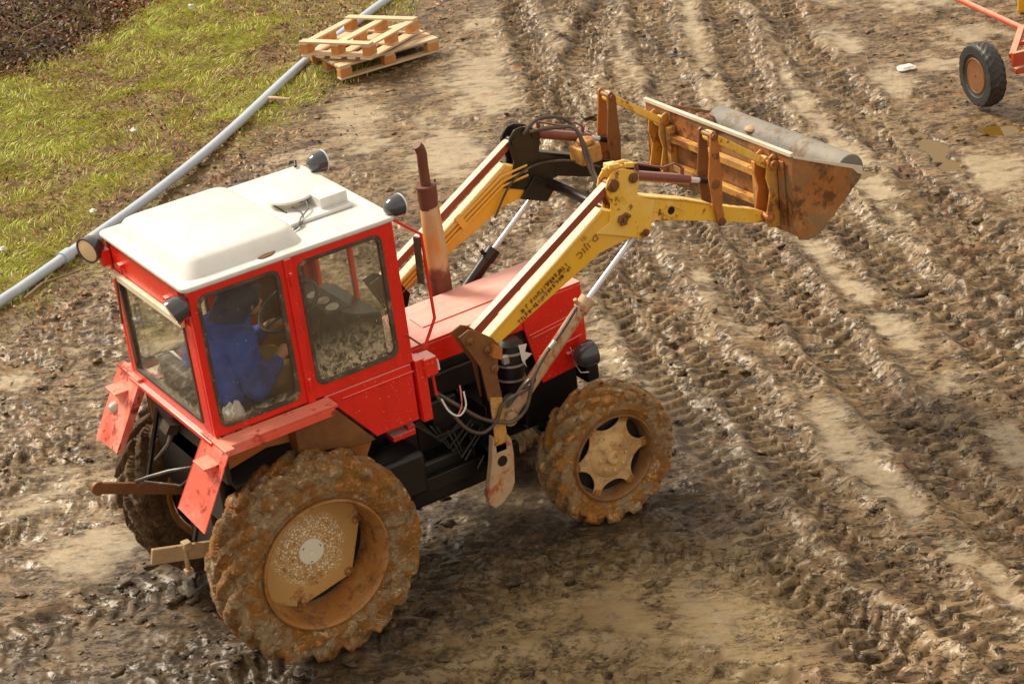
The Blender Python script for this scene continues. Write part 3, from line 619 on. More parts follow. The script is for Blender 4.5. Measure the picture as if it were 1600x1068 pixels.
rock('scrap',(9.16,4.23,gz(9.16,4.23)+.02),.08,'stone','white flattened scrap lying on the mud left of the trailer wheel','scrap','pale stones and scraps',6,.3)
rock('stone',(2.9,8.9,gz(2.9,8.9)+.07),.035,'stone','tiny pale stone in the middle of the grass bank','stone','pale stones and scraps',8,.7)
mb=MB(); mb.tube([(.50,5.80,.05),(.72,5.92,.08),(.9,5.90,.09),(1.14,6.0,.05)],[.014,.013,.011,.006],7)
mb.tube([(.74,5.92,.08),(.86,6.02,.1)],[.008,.003],5)
tag(mb.build('fallen_branch','bark',bevel=0),'thin pale fallen branch lying in front of the pipe at the left','branch')
mb=MB(); mb.tube([(4.28,8.72,.07),(4.36,8.60,.08),(4.50,8.50,.05)],[.022,.02,.014],7); mb.box((4.36,8.63,.05),(.1,.03,.02),(0,0,.5))
tag(mb.build('wood_scrap','wood',bevel=.002),'short pale piece of wood lying beside the pipe near the pallets','wood')

# ---------------------------------------------------------------- tyres
def tyre_mesh(name,R,rim,W,N,lh,mud,seed,mat,parent,skew=1.25,nt_=420,lump=1.):
    hw=W/2; side=R-rim
    prof=np.array([(-hw*.78,rim-.012),(-hw*.90,rim+.02),(-hw*1.02,rim+side*.38),(-hw*1.03,rim+side*.58),(-hw*.96,rim+side*.80),(-hw*.82,R-.030),(-hw*.5,R-.016),(0,R-.010),
        (hw*.5,R-.016),(hw*.82,R-.030),(hw*.96,rim+side*.80),(hw*1.03,rim+side*.58),(hw*1.02,rim+side*.38),(hw*.90,rim+.02),(hw*.78,rim-.012)])
    pr=cr_spline(prof,7); nv=len(pr); th=np.linspace(0,2*np.pi,nt_,endpoint=False)
    T,Vv=np.meshgrid(th,np.arange(nv),indexing='ij'); y=pr[Vv,0]; r=pr[Vv,1]
    dy=np.gradient(pr[:,0]); dr=np.gradient(pr[:,1]); ln=np.hypot(dy,dr); ny=-dr/ln; nr=dy/ln     # outward normal
    t=y/hw
    tread=sstep(rim+side*.62,rim+side*.86,r)
    ph=N*T/(2*np.pi)+skew*np.abs(t)+(t>0)*.5
    fr=np.abs((ph%1)-.5)*2
    lug=sstep(.40,.62,fr)*tread*sstep(-.06,.10,np.abs(t)+.0)
    lug=np.where(np.abs(t)<.06,lug*.6,lug)
    circ=R*np.cos(T)*1.0; 
    # periodic noise: sample 2 planes
    def pn(s,se): 
        return fbm(np.cos(T)*R*s+y*s*1.1+40,np.sin(T)*R*s-y*s*.9+40,1.,4,se,.55)
    ridge=.006*np.exp(-((r-(rim+side*.30))/.008)**2)
    gap=mud*sstep(-.25,.2,pn(3.,seed))*.8*lh*tread*(1-lug)
    d=lug*lh+gap+ridge+(pn(6,seed+3)*.013+pn(15,seed+9)*.010+np.clip(pn(4,seed+5),0,1)*.03*tread)*lump*(.25+.75*sstep(rim+side*.25,rim+side*.75,r))
    d=d+lump*tread*(.020*np.floor(np.clip(pn(5,seed+21)*3.2,-1,2))*.5+.012*sstep(0,.12,pn(11,seed+31)))
    rr=r+nr[Vv]*d; yy=y+ny[Vv]*d
    co=np.stack([rr*np.cos(T),yy,rr*np.sin(T)],-1).reshape(-1,3)
    i=np.arange(nt_)[:,None]; j=np.arange(nv-1)[None]; a=i*nv+j; b=((i+1)%nt_)*nv+j
    q=np.stack([a,b,b+1,a+1],-1).reshape(-1,4)
    return np_mesh(name,co,q,mat,parent)
def star(R1,R2,n,lobe,ph=0.,m=16):
    pts=[]
    for k in range(n*m):
        a=2*math.pi*k/(n*m); c=.5+.5*math.cos(n*(a-ph)); w_=c**lobe; pts.append((math.cos(a)*(R2+(R1-R2)*w_),math.sin(a)*(R2+(R1-R2)*w_)))
    return pts
def rear_wheel(parent,loc,rz,seed,tm='tyre'):
    wr=empty('rear_wheel',loc,rz,parent)
    tyre_mesh('tyre',.628,.415,.33,18,.048,.25,seed,tm,wr,nt_=560,lump=.6)
    m=MB(); R=.412
    # open barrel: outer face at y=-.165, dished disc at y=+.10
    m.lathe((0,0,0),(0,1,0),[(-.150,R+.012),(-.162,R+.008),(-.165,R-.002),(-.150,R-.016),(-.115,R-.022),(-.085,R-.030),(.02,R-.036),(.10,R-.040),(.150,R-.03),(.160,R),(.13,R+.01)],64)
    m.f=m.f[:-2]; m.mi=m.mi[:-2]
    m.build('rim','barrel',wr,bevel=0)
    d=MB(); pts=[]; nchord=6; rr=R-.036
    for k in range(120):
        a=2*math.pi*k/120; q=((a-R_(12))%(2*math.pi/nchord))-math.pi/nchord
        cd=rr*.865/math.cos(q) if int(((a-R_(12))%(2*math.pi))//(math.pi/3)) not in (0,3) else rr
        pts.append((math.cos(a)*min(rr,cd),math.sin(a)*min(rr,cd)))
    d.prism(pts,.085,.097)
    d.lathe((0,.085,0),(0,-1,0),[(0,.20),(.012,.185),(.016,.16),(.016,.02)],48)
    d.build('wheel_disc','rim',wr,bevel=.002)
    h=MB(); h.lathe((0,.07,0),(0,-1,0),[(0,.088),(.018,.086),(.024,.08),(.026,.012),(.022,.01),(.022,.002)],40)
    for k in range(6):
        a=R_(60*k+12); h.lathe((math.cos(a)*.12,.069,math.sin(a)*.12),(0,-1,0),[(0,.014),(.012,.013),(.015,.009)],8)
    h.build('hub','rim',wr,bevel=.001)
    for k in range(3):
        b=MB(); a=R_(120*k+20); b.lathe((math.cos(a)*.058,.047,math.sin(a)*.058),(0,-1,0),[(0,.012),(.0015,.012)],14); b.build('bolt_hole','black',wr,bevel=0)
    for k in range(6):
        b=MB(); a=R_(60*k+12); c=(math.cos(a)*.338,.083,math.sin(a)*.338); b.lathe(c,(0,-1,0),[(0,.024),(.01,.022),(.022,.014),(.026,.004)],10)
        b.box((math.cos(a)*.36,.091,math.sin(a)*.36),(.06,.02,.06),(0,-a,0)); b.build('rim_lug','barrel',wr,bevel=.002)
    c=MB(); c.lathe((0,.112,0),(0,1,0),[(0,R-.042),(.05,R-.05),(.06,.2),(.16,.11),(.32,.10)],40); c.build('axle_shade_disc','black',wr,bevel=.003)  # axle stub with an added black disc that darkens the rim inside
    return wr
def front_wheel(parent,loc,rz,seed):
    wr=empty('front_wheel',loc,rz,parent)
    tyre_mesh('tyre',.447,.298,.24,15,.046,.1,seed,'tyref',wr,1.2,440,.4)
    m=MB(); R=.296
    m.lathe((0,0,0),(0,1,0),[(-.105,R+.012),(-.118,R+.006),(-.120,R-.004),(-.105,R-.014),(-.06,R-.020),(.02,R-.030),(.10,R-.02),(.115,R),(.10,R+.01)],56)
    m.f=m.f[:-2]; m.mi=m.mi[:-2]; m.build('rim','barreldark',wr,bevel=0)
    d=MB(); pts=[]
    for k_ in range(240):
        a=2*math.pi*k_/240; dd=(a%(math.pi/3))-math.pi/6; t=abs(dd)*.262/(1.42*.074); rr=(.262-.074*math.sqrt(1-t*t)) if t<1 else R-.012; pts.append((math.cos(a)*rr,math.sin(a)*rr))
    d.prism(pts,-.058,-.045)
    d.lathe((0,-.057,0),(0,-1,0),[(0,.16),(.020,.135),(.030,.10),(.034,.06)],40)
    d.build('wheel_disc','rimf',wr,bevel=.004)
    h=MB(); h.lathe((0,-.089,0),(0,-1,0),[(0,.055),(.016,.052),(.026,.040),(.026,.018),(.020,.016),(.020,.002)],32)
    for k in range(8):
        a=R_(45*k); h.lathe((math.cos(a)*.098,-.085,math.sin(a)*.098),(0,-1,0),[(0,.013),(.010,.012),(.015,.006)],10)
    h.build('hub','rimf',wr,bevel=.002)
    for k in range(6):
        a=R_(60*k); b=MB(); b.box((math.cos(a)*.262,-.062,math.sin(a)*.262),(.035,.022,.05),(0,-a,0)); b.build('rim_lug','barrel',wr,bevel=.004)
    b=MB(); b.lathe((0,-.03,0),(0,1,0),[(0,.12),(.012,.262),(.05,.262),(.06,.13),(.12,.09),(.30,.07)],32); b.build('hub_shade_backing','black',wr,bevel=.003)  # hub with an added black backing disc so the holes look dark
    return wr

# ---------------------------------------------------------------- tractor
T=empty('tractor'); tag(T,'red four wheel drive tractor with white cab roof and raised yellow front loader','tractor')
SPLIT={'side_plate','side_tank','lift_rod','pivot_pin','lever_pin','ear_pin','rear_hinge','lamp_mount','door_hinge','windscreen','hydraulic_hose','loader_hose','steel_pipe','window_stay','clamp_band','crossbar','loader_bracket','wiring','engine_pipes','mud_clump','grille_bars','mirror_rail','back_stiffener','headlamp_wire','lower_link','exhaust_stack'}
def pieces(mb):
    par=list(range(len(mb.v)))
    def fd(i):
        while par[i]!=i: par[i]=par[par[i]]; i=par[i]
        return i
    for f_ in mb.f:
        for q_ in f_[1:]: par[fd(q_)]=fd(f_[0])
    gr={}
    for f_ in mb.f: gr.setdefault(fd(f_[0]),[]).append(f_)
    out=[]
    for fs in gr.values():
        ids=sorted({i for f_ in fs for i in f_}); mp={i:k for k,i in enumerate(ids)}; m=MB(); m.add([mb.v[i] for i in ids],[[mp[i] for i in f_] for f_ in fs]); out.append(m)
    return out
def part(mb,name,mat,parent=None,bevel=.004,label=None,**k):
    if name in SPLIT:
        os_=[m.build(name,mat,parent or T,bevel,**k) for m in pieces(mb)]; return os_[0]
    o=mb.build(name,mat,parent or T,bevel,**k)
    if label: o['label']=label
    return o
def rrect(x0,x1,z0,z1,r=.04,n=5):
    pts=[]
    for cx,cz,a0 in ((x1-r,z1-r,0),(x0+r,z1-r,90),(x0+r,z0+r,180),(x1-r,z0+r,270)):
        for k in range(n+1):
            a=R_(a0+90*k/n); pts.append((cx+r*math.cos(a),cz+r*math.sin(a)))
    return pts
# wheels
rear_wheel(T,(0,-.685,.66),0,3); rear_wheel(T,(0,.685,.66),math.pi,17,'tyreshade')
front_wheel(T,(2.17,-.61,.467),-.02,8); front_wheel(T,(2.17,.61,.467),math.pi-.02,23)

CY=.60; CX0=-.44; CX1=.89; ZT=2.525; ZB=1.60
# cab side walls with two window openings: built as bars round the glass
def cab_side(s):
    y0,y1=s*(CY-.035),s*CY
    f=MB()
    # upper rail, lower rail, posts (rounded window openings are cut as frames)
    def fr(x0,x1,z0,z1,ix0,ix1,iz0,iz1,r):
        inner=rrect(ix0,ix1,iz0,iz1,r,5); n=len(inner); outer=[]
        for (a,b) in inner:
            # project each inner point outwards onto the outer rectangle
            cx,cz=(ix0+ix1)/2,(iz0+iz1)/2; dx,dz=a-cx,b-cz; 
            tx=((x1-cx) if dx>0 else (x0-cx))/dx if abs(dx)>1e-6 else 1e9; tz=((z1-cz) if dz>0 else (z0-cz))/dz if abs(dz)>1e-6 else 1e9
            t=min(tx,tz); outer.append((cx+dx*t,cz+dz*t))
        # snap true corners
        for c in ((x1,z1),(x0,z1),(x0,z0),(x1,z0)):
            k=min(range(n),key=lambda i:(outer[i][0]-c[0])**2+(outer[i][1]-c[1])**2); outer[k]=c
        f.frame(outer,inner,y0,y1)
    fr(CX0,.186,ZB,ZT,-.392,.128,1.645,2.482,.055)
    fr(.190,CX1,ZB,ZT,.246,.800,1.680,2.478,.055)
    # raised post strips
    f.box((.188,s*(CY+.006),(ZB+ZT)/2),(.05,.022,ZT-ZB)); 
    part(f,'cab_side_frame','red',bevel=.006)
    for (x0,x1,z0,z1,dm) in ((-.392,.128,1.645,2.482,'glass'),(.246,.800,1.680,2.478,'glassdirty')):
        g=MB(); g.prism(rrect(x0,x1,z0,z1,.055),s*(CY-.020),s*(CY-.016)); w_=part(g,'window',dm,bevel=0,smooth=False)
        q=MB(); q.frame(rrect(x0-.004,x1+.004,z0-.004,z1+.004,.058),rrect(x0+.020,x1-.020,z0+.020,z1-.020,.045),s*(CY-.028),s*(CY+.005)); part(q,'window_seal','seal',w_,bevel=.003)
    h=MB()
    for z in (1.72,2.40): h.cyl((.188,s*(CY+.022),z-.04),(.188,s*(CY+.022),z+.04),.012,10)
    part(h,'door_hinge','red')
cab_side(-1); cab_side(1)
# lower door skin (both sides)
for s in (-1,1):
    d=MB(); d.prism([(.27,ZB-.003),(CX1-.02,ZB-.003),(CX1-.02,1.215),(.57,1.215)],s*(CY-.03),s*(CY+.004)); d_=part(d,'door_panel','red',bevel=.006)
    r=MB(); r.box((.63,s*(CY+.008),1.545),(.5,.008,.012)); part(r,'door_ridge','red',d_)
    e=MB(); e.box((.925,s*(CY-.03),1.40),(.07,.10,.42)); e.box((.985,s*(CY-.02),1.545),(.09,.12,.12)); part(e,'step_post','red',bevel=.006)
# rear wall: corner posts + top band + sill, window opening
f=MB(); y=CY-.037
f.box((CX0+.018,-y+.055,(ZB+ZT)/2),(.036,.11,ZT-ZB)); f.box((CX0+.018,y-.03,(ZB+ZT)/2),(.036,.06,ZT-ZB))
f.box((CX0+.0175,-.0,2.41),(.035,2*y-.005,.23)); f.box((CX0+.0175,0,1.60),(.035,2*y-.005,.10))
f.box((CX0-.010,0,1.563),(.05,2*y+.06,.03))
part(f,'cab_rear_frame','red',bevel=.006)
g=MB(); g.prism(rrect(-y+.11,y-.06,1.645,2.30,.02),CX0+.012,CX0+.016,'x'); rw=part(g,'rear_window','glass',bevel=0,smooth=False)
q=MB(); q.frame(rrect(-y+.105,y-.055,1.640,2.305,.02),rrect(-y+.13,y-.08,1.665,2.28,.02),CX0-.006,CX0+.03,'x'); part(q,'window_seal','seal',rw,bevel=.003)
q=MB(); q.box((CX0-.016,.02,2.300),(.03,2*y-.12,.045)); part(q,'window_rail','cream',rw)
q=MB(); q.bar((CX0-.03,.44,2.30),(CX0-.035,.49,1.98),.02,.012,(1,0,0)); q.bar((CX0-.03,.41,2.22),(CX0-.03,.38,1.75),.014,.01,(1,0,0)); part(q,'window_stay','rustdark',rw)
q=MB()
for yy in (-.30,.36): q.box((CX0-.012,yy,2.40),(.03,.05,.025)); q.box((CX0-.014,yy,2.375),(.012,.018,.06))
part(q,'rear_hinge','red')
# front wall
f=MB(); 
for s in (-1,1): f.box((CX1-.018,s*(y-.03),(ZB+ZT)/2),(.036,.06,ZT-ZB))
f.box((CX1-.0175,0,2.48),(.035,2*y-.005,.09)); f.box((CX1-.0175,0,1.42),(.035,2*y-.005,.38)); f.box((CX1-.0175,0,2.03),(.034,.03,.82)); part(f,'cab_front_frame','red',bevel=.006)
g=MB(); g.prism(rrect(-y+.065,-.02,1.62,2.43,.03),CX1-.018,CX1-.014,'x'); g.prism(rrect(.02,y-.065,1.62,2.43,.03),CX1-.018,CX1-.014,'x'); part(g,'windscreen','glassdirty',bevel=0,smooth=False)
# dark red inner pillar and floor, console
f=MB(); f.box((.50,CY-.10,2.05),(.15,.08,.86)); part(f,'inner_pillar','darkred')
f=MB(); f.box((.24,0,1.215),(1.2,1.1,.03)); f.box((CX0+.05,0,1.42),(.03,1.1,.34)); part(f,'cab_floor','floor')
f=MB(); f.prism([(-.42,1.23),(.05,1.23),(.05,1.40),(-.42,1.40)],-.26,.26); f.prism([(-.36,1.40),(.1,1.40),(.1,1.48),(-.36,1.50)],-.24,.24); f.box((-.34,0,1.66),(.09,.44,.36),(0,-.12,0)); part(f,'seat','seat',bevel=.02)
f=MB(); f.prism([(.46,1.23),(.86,1.23),(.86,1.86),(.70,1.90),(.60,1.95),(.575,1.90),(.60,1.62),(.50,1.50)],-.34,.26); db=part(f,'dashboard','black',bevel=.012)
f=MB(); f.bar((.598,-.30,1.949),(.60,.18,1.949),.16,.012,(.0,0,1)); part(f,'instrument_panel','rubber',db)
for (x,yy,mm) in ((.60,-.24,'paper'),(.60,-.12,'taillens'),(.60,.0,'taillens')):
    g=MB(); g.lathe((x-.015,yy,1.955),(-.2,0,1),[(0,.042),(.008,.040),(.009,.005)],20); part(g,'gauge',mm,db,bevel=0)
f=MB(); 
for k in range(14): a=random.uniform(-.3,.2); f.tube([(.62,a,1.92),(.60+random.uniform(-.05,.05),a+.05,1.75),(.56,a+random.uniform(-.1,.1),1.5)],.008,5)
part(f,'wiring','hose',db,bevel=0)
sw=MB(); C0=Vector((.40,-.02,1.955)); ax=Vector((-.45,0,.89)).normalized(); e1=Vector((0,1,0)); e2=ax.cross(e1)
sw.tube([C0+(e1*math.cos(a)+e2*math.sin(a))*.205 for a in np.linspace(0,2*math.pi,41)],.014,8)
for k in range(3):
    a=R_(120*k+90); sw.cyl(C0-ax*.02,C0+(e1*math.cos(a)+e2*math.sin(a))*.20,.009,8)
sw.cyl(C0-ax*.0,C0-ax*.38,.022,10); sw.lathe(C0-ax*.02,ax,[(0,.04),(.02,.04),(.03,.02)],16); part(sw,'steering_wheel','rubber',bevel=0)
f=MB(); f.tube([(.22,-.34,1.23),(.25,-.33,1.55),(.27,-.31,1.70)],[.012,.01,.01],8); f.sphere((.27,-.31,1.72),.028,12,8); part(f,'gear_lever','black',bevel=0)

# roof
f=MB(); f.prism(rrect(-.47,.925,-.61,.61,.05),2.525,2.555,'z'); rf=part(f,'roof','white',bevel=.010,seg=3)
f=MB()
hb=rrect(-.405,.36,-.53,.53,.07); ht=rrect(-.365,.325,-.475,.475,.08); n=len(hb)
f.add([(a,b,2.553) for a,b in hb]+[(a,b,2.635) for a,b in ht]+[(a*.94-.002,b*.93,2.652) for a,b in ht],[list(range(n-1,-1,-1)),[2*n+i for i in range(n)]]+[(k*n+i,k*n+(i+1)%n,(k+1)*n+(i+1)%n,(k+1)*n+i) for k in (0,1) for i in range(n)])
part(f,'raised_roof_panel','white',rf,bevel=.012,seg=3)
f=MB(); f.box((.60,-.03,2.566),(.42,.52,.022)); f.box((.72,-.12,2.60),(.18,.22,.09)); part(f,'roof_hatch_base','white',rf,bevel=.008)
f=MB(); f.lathe((.56,.03,2.575),(0,0,1),[(0,.10),(.035,.105),(.05,.10)],32); part(f,'vent_neck','cream',rf,bevel=.003)
f=MB(); f.lathe((.565,.03,2.622),(-.06,0,1),[(0,.150),(.006,.156),(.016,.15),(.028,.11),(.032,.03)],40); part(f,'vent_cover','white',rf,bevel=0)
f=MB(); f.box((.455,-.03,2.572),(.012,.17,.018)); part(f,'vent_slot','black',rf)
f=MB(); f.tube([(.50,-.10,2.60),(.52,-.17,2.585),(.50,-.24,2.575),(.46,-.30,2.57),(.40,-.34,2.565),(.36,-.36,2.565),(.42,-.33,2.58),(.47,-.27,2.59),(.56,-.20,2.60),(.58,-.14,2.62),(.54,-.11,2.62)],.005,6)
f.sphere((.44,-.31,2.575),.016,8,6); part(f,'roof_cable','cloth2',rf,bevel=0)
f=MB(); f.prism([(.04,-.545),(.10,-.52),(.16,-.53),(.12,-.56),(.06,-.565)],2.557,2.563,'z'); part(f,'rust_chip','rustdark',rf,bevel=0)
# work lamps
def lamp(loc,d,r=.068,arm=None):
    dv=Vector(d).normalized(); m=MB()
    m.lathe(loc,tuple(dv),[(-.10,.004),(-.097,r*.35),(-.080,r*.68),(-.05,r*.92),(-.015,r),(0,r*1.03),(.012,r*1.03),(.012,r*.92)],28); o=part(m,'work_lamp','lampshell',bevel=0)
    g=MB(); g.lathe(Vector(loc)+dv*.006,tuple(dv),[(0,r*.93),(.006,r*.90),(.014,r*.5),(.016,.003)],28); part(g,'lamp_lens','lens',o,bevel=0)
    h=MB(); h.lathe(Vector(loc),tuple(dv),[(.006,r*1.06),(.016,r*1.06),(.016,r*.94),(.006,r*.94)],28); part(h,'lamp_ring','chrome' if arm else 'lampshell',o,bevel=0)
    if arm: b=MB(); b.bar(Vector(loc)-dv*.05,arm,.018,.018); part(b,'lamp_bracket','black',o)
lamp((-.53,-.575,2.435),(-1,.12,-.42),.075); lamp((-.55,.585,2.465),(-1,-.42,-.12),.080)
lamp((.975,-.545,2.585),(1,.15,-.05),.066,(.9,-.52,2.53)); lamp((.985,.43,2.60),(1,.1,-.05),.066,(.9,.40,2.53))
f=MB(); f.box((-.47,.555,2.40),(.06,.05,.10)); f.box((-.47,-.555,2.40),(.06,.05,.06)); part(f,'lamp_mount','red')
f=MB(); f.tube([(.86,.55,2.57),(.885,.60,2.585),(.87,.64,2.575)],.01,8); part(f,'roof_hook','black',bevel=0)
# mirror rail at the front right corner
f=MB(); f.tube([(.885,-.585,2.545),(1.065,-.60,2.385),(1.075,-.60,1.83),(.975,-.60,1.66)],.0105,8); f.tube([(1.0,-.60,1.60),(1.01,-.60,1.33)],.0095,8); part(f,'mirror_rail','red',bevel=0)
f=MB(); f.box((1.035,-.585,2.22),(.016,.05,.30),(0,.06,.3)); part(f,'mirror','seal',bevel=.004)
f=MB(); f.tube([(.86,-.60,1.80),(.95,-.60,1.70),(1.0,-.6,1.66)],.007,6); part(f,'rail_stay','barred',bevel=0)

# fenders
for s in (-1,1):
    f=MB(); f.prism([(-.44,1.575),(.29,1.575),(.29,1.598),(-.44,1.598)],s*(CY+.005),s*.735); 
    f.prism([(-.44,1.53),(.27,1.53),(.27,1.575),(-.44,1.575)],s*.722,s*.734)
    fd=part(f,'fender','redfender',bevel=.004)
    # rear flap, with side flanges, hanging behind the tyre
    g=MB(); a=(-.455,1.585); b=(-.70,1.16)
    v=[(-.455,s*.46,1.585),(-.455,s*.79,1.585),(-.700,s*.80,1.155),(-.700,s*.45,1.18)]
    g.add([(x,y_,z) for x,y_,z in v]+[(x+.012,y_,z+.004) for x,y_,z in v],[(0,1,2,3),(7,6,5,4),(0,4,5,1),(1,5,6,2),(2,6,7,3),(3,7,4,0)])
    g.add([(-.46,s*.455,1.585),(-.705,s*.445,1.175),(-.665,s*.444,1.165),(-.40,s*.454,1.565),(-.46,s*.46,1.585),(-.705,s*.45,1.175),(-.665,s*.449,1.165),(-.40,s*.459,1.565)],[(0,1,2,3),(7,6,5,4),(0,4,5,1),(1,5,6,2),(2,6,7,3),(3,7,4,0)])
    g.box((-.44,s*.62,1.592),(.06,.33,.014))
    part(g,'rear_fender_flap','redfender',fd,bevel=.003)
    t=MB(); t.box((-.545,s*.645,1.50),(.10,.16,.012)); t.box((-.52,s*.645,1.455),(.055,.14,.085)); part(t,'lamp_shelf','redfender',fd)
    if s>0:
        t=MB(); t.lathe((-.56,s*.67,1.375),(-1,0,-.2),[(0,.035),(.03,.038),(.05,.03),(.055,.01)],16); part(t,'tail_lamp','taillens',fd,bevel=0)
    # inner wheel arch wall
    w_=MB(); w_.prism([(-.42,1.575),(.55,1.575),(.62,1.20),(.50,.98),(.36,.98),(.30,1.30),(-.10,1.36),(-.42,1.30)],s*.475,s*.490); 
    w_.box((.24,s*.51,1.36),(.05,.06,.40)); part(w_,'wheel_arch','rust',bevel=.004)
    w_=MB(); w_.prism([(.05,1.56),(.28,1.56),(.56,1.20),(.50,1.19),(.05,1.30)],s*.49,s*.60); part(w_,'arch_liner','rustdark')
# transmission, axle housing
f=MB(); f.prism(rrect(-.42,1.05,.50,1.05,.10),-.21,.21); f.prism(rrect(-.30,.30,.45,1.18,.12),-.26,.26); f.cyl((0,-.56,.66),(0,.56,.66),.12,24); f.box((.62,0,.62),(.5,.46,.25)); f.box((1.12,-.17,.60),(.62,.36,.30)); f.box((1.12,.17,.60),(.62,.36,.30))  # last two boxes: added black filler hiding the bright gap under the tank
f.box((.1,0,1.12),(.9,.8,.14)); f.prism([(-.42,.9),(-.42,1.56),(-.36,1.56),(-.30,.9)],-.45,.45)
part(f,'transmission','black',bevel=.02)
f=MB(); f.prism(rrect(1.0,2.0,.72,1.28,.06),-.20,.20); f.box((1.45,0,.66),(.8,.26,.16)); f.box((1.35,-.22,1.20),(.5,.10,.16)); f.box((1.2,-.24,1.0),(.2,.14,.24))
for k in range(4): f.cyl((1.16+.2*k,-.26,1.10),(1.16+.2*k,-.14,1.10),.035,12)
f.prism([(1.0,1.2),(1.92,1.2),(1.92,1.34),(1.0,1.34)],-.24,.24); f.box((2.05,0,.78),(.42,.44,.34))
part(f,'engine','black',bevel=.012)
f=MB(); f.box((.75,-.40,.80),(.32,.26,.30)); f.box((.8,.40,.80),(.3,.26,.30)); part(f,'side_tank','black',bevel=.03)
f=MB(); f.box((.78,-.50,1.115),(.16,.10,.035)); f.box((.84,-.51,1.145),(.05,.06,.03)); part(f,'step_bracket','red')
f=MB()
for k in range(9):
    y0=-.30-.12*random.random(); f.tube([(.9+.05*k,y0,1.1-.03*k),(1.05+.03*k,y0-.04,.95-.04*k),(1.2+.05*k,y0,.93)],.008,6)
part(f,'engine_pipes','rubber',bevel=0)
# air cleaner and its bands
f=MB(); f.lathe((1.66,-.37,1.06),(.10,0,1),[(0,.085),(.02,.098),(.10,.10),(.22,.10),(.30,.092),(.33,.06)],32); ac=part(f,'air_cleaner','black',bevel=0)
f=MB()
for h in (.07,.17,.25): f.lathe((1.66+.1*h,-.37,1.06+h),(.10,0,1),[(-.007,.1005),(-.007,.1045),(.007,.1045),(.007,.1005)],32)
f.box((1.60,-.46,1.30),(.04,.03,.05)); part(f,'clamp_band','steel',ac,bevel=0)
f=MB(); f.prism([(1.70,1.37),(1.76,1.36),(1.74,1.31),(1.79,1.28),(1.73,1.25),(1.74,1.20),(1.71,1.26)],-.476,-.474); part(f,'torn_label','paper',ac,bevel=0)
f=MB(); f.lathe((1.60,-.34,.98),(.1,-1,0),[(0,.055),(.05,.06),(.12,.06),(.13,.02)],24); alt=part(f,'alternator','steel',bevel=0)
f=MB(); f.lathe((1.60,-.34,.98),(.1,-1,0),[(.05,.0605),(.05,.066),(.08,.066),(.08,.0605)],24); part(f,'pulley','black',alt,bevel=0)
# front axle
f=MB(); f.box((2.17,0,.55),(.24,.5,.22)); f.cyl((2.17,-.45,.50),(2.17,.45,.50),.075,20); f.lathe((2.17,0,.50),(1,0,0),[(-.16,.05),(-.1,.13),(.08,.13),(.14,.06)],20)
for s in (-1,1): f.lathe((2.17,s*.42,.38),(0,0,1),[(0,.08),(.05,.10),(.20,.10),(.26,.07)],20)
f.cyl((1.0,0,.55),(2.1,0,.52),.04,12); f.cyl((2.02,-.42,.47),(2.02,.42,.47),.016,8); part(f,'front_axle','black',bevel=.01)

# bonnet
HW=.268
f=MB(); f.prism([(1.0,1.500),(2.335,1.512),(2.335,1.530),(1.0,1.518)],-HW,HW); f.prism([(1.25,1.519),(2.30,1.529),(2.30,1.540),(1.25,1.528)],-.085,.085)
f.prism([(.905,1.47),(1.02,1.47),(1.02,1.522),(.905,1.522)],-.44,.44)
bo=part(f,'bonnet','red',bevel=.009,seg=3)
for s in (-1,1):
    g=MB(); g.prism([(1.0,1.36),(1.87,1.345),(1.87,1.499),(1.0,1.499)],s*(HW-.014),s*HW); g.prism([(1.873,.93),(2.333,.95),(2.333,1.511),(1.873,1.506)],s*(HW-.014),s*(HW+.002)) if False else g.prism([(1.873,1.345),(1.965,.925),(2.333,.96),(2.333,1.511),(1.873,1.506)],s*(HW-.014),s*(HW+.002))
    for (z,x0,x1) in ((1.30,1.90,2.30),(1.275,1.92,2.30),(1.13,1.95,2.30)): g.bar((x0,s*(HW+.004),z-.01),(x1,s*(HW+.004),z+.03),.010,.008)
    g.box((2.24,s*(HW+.015),1.06),(.16,.03,.03)); part(g,'bonnet_side','red',bo,bevel=.005)
f=MB(); f.box((2.325,0,1.22),(.03,2*HW-.03,.55)); part(f,'grille','black',bo)
f=MB()
for k in range(9): f.box((2.345,0,1.0+.055*k),(.012,2*HW-.05,.018))
part(f,'grille_bars','red',bo)
f=MB(); f.box((2.36,0,.86),(.10,.52,.14)); part(f,'front_weight_bracket','black',bevel=.01)
for s in (-1,1):
    g=MB(); g.lathe((2.245,s*.385,1.075),(1,0,0),[(-.085,.01),(-.078,.04),(-.05,.07),(-.01,.084),(.03,.086),(.04,.088),(.05,.088)],28); g.cyl((2.2,s*.26,1.06),(2.22,s*.36,1.07),.015,8); hl=part(g,'headlamp','lampshell',bevel=0)
    h=MB(); h.lathe((2.295,s*.385,1.075),(1,0,0),[(0,.083),(.01,.07),(.016,.03),(.017,.003)],28); part(h,'lamp_lens','lens',hl,bevel=0)
f=MB(); f.tube([(2.20,-.27,1.10),(2.17,-.36,1.02),(2.18,-.40,.97),(2.24,-.40,.95)],.005,6); f.bar((2.21,-.39,1.155),(2.33,-.42,1.158),.006,.006); part(f,'headlamp_wire','steel',bevel=0)
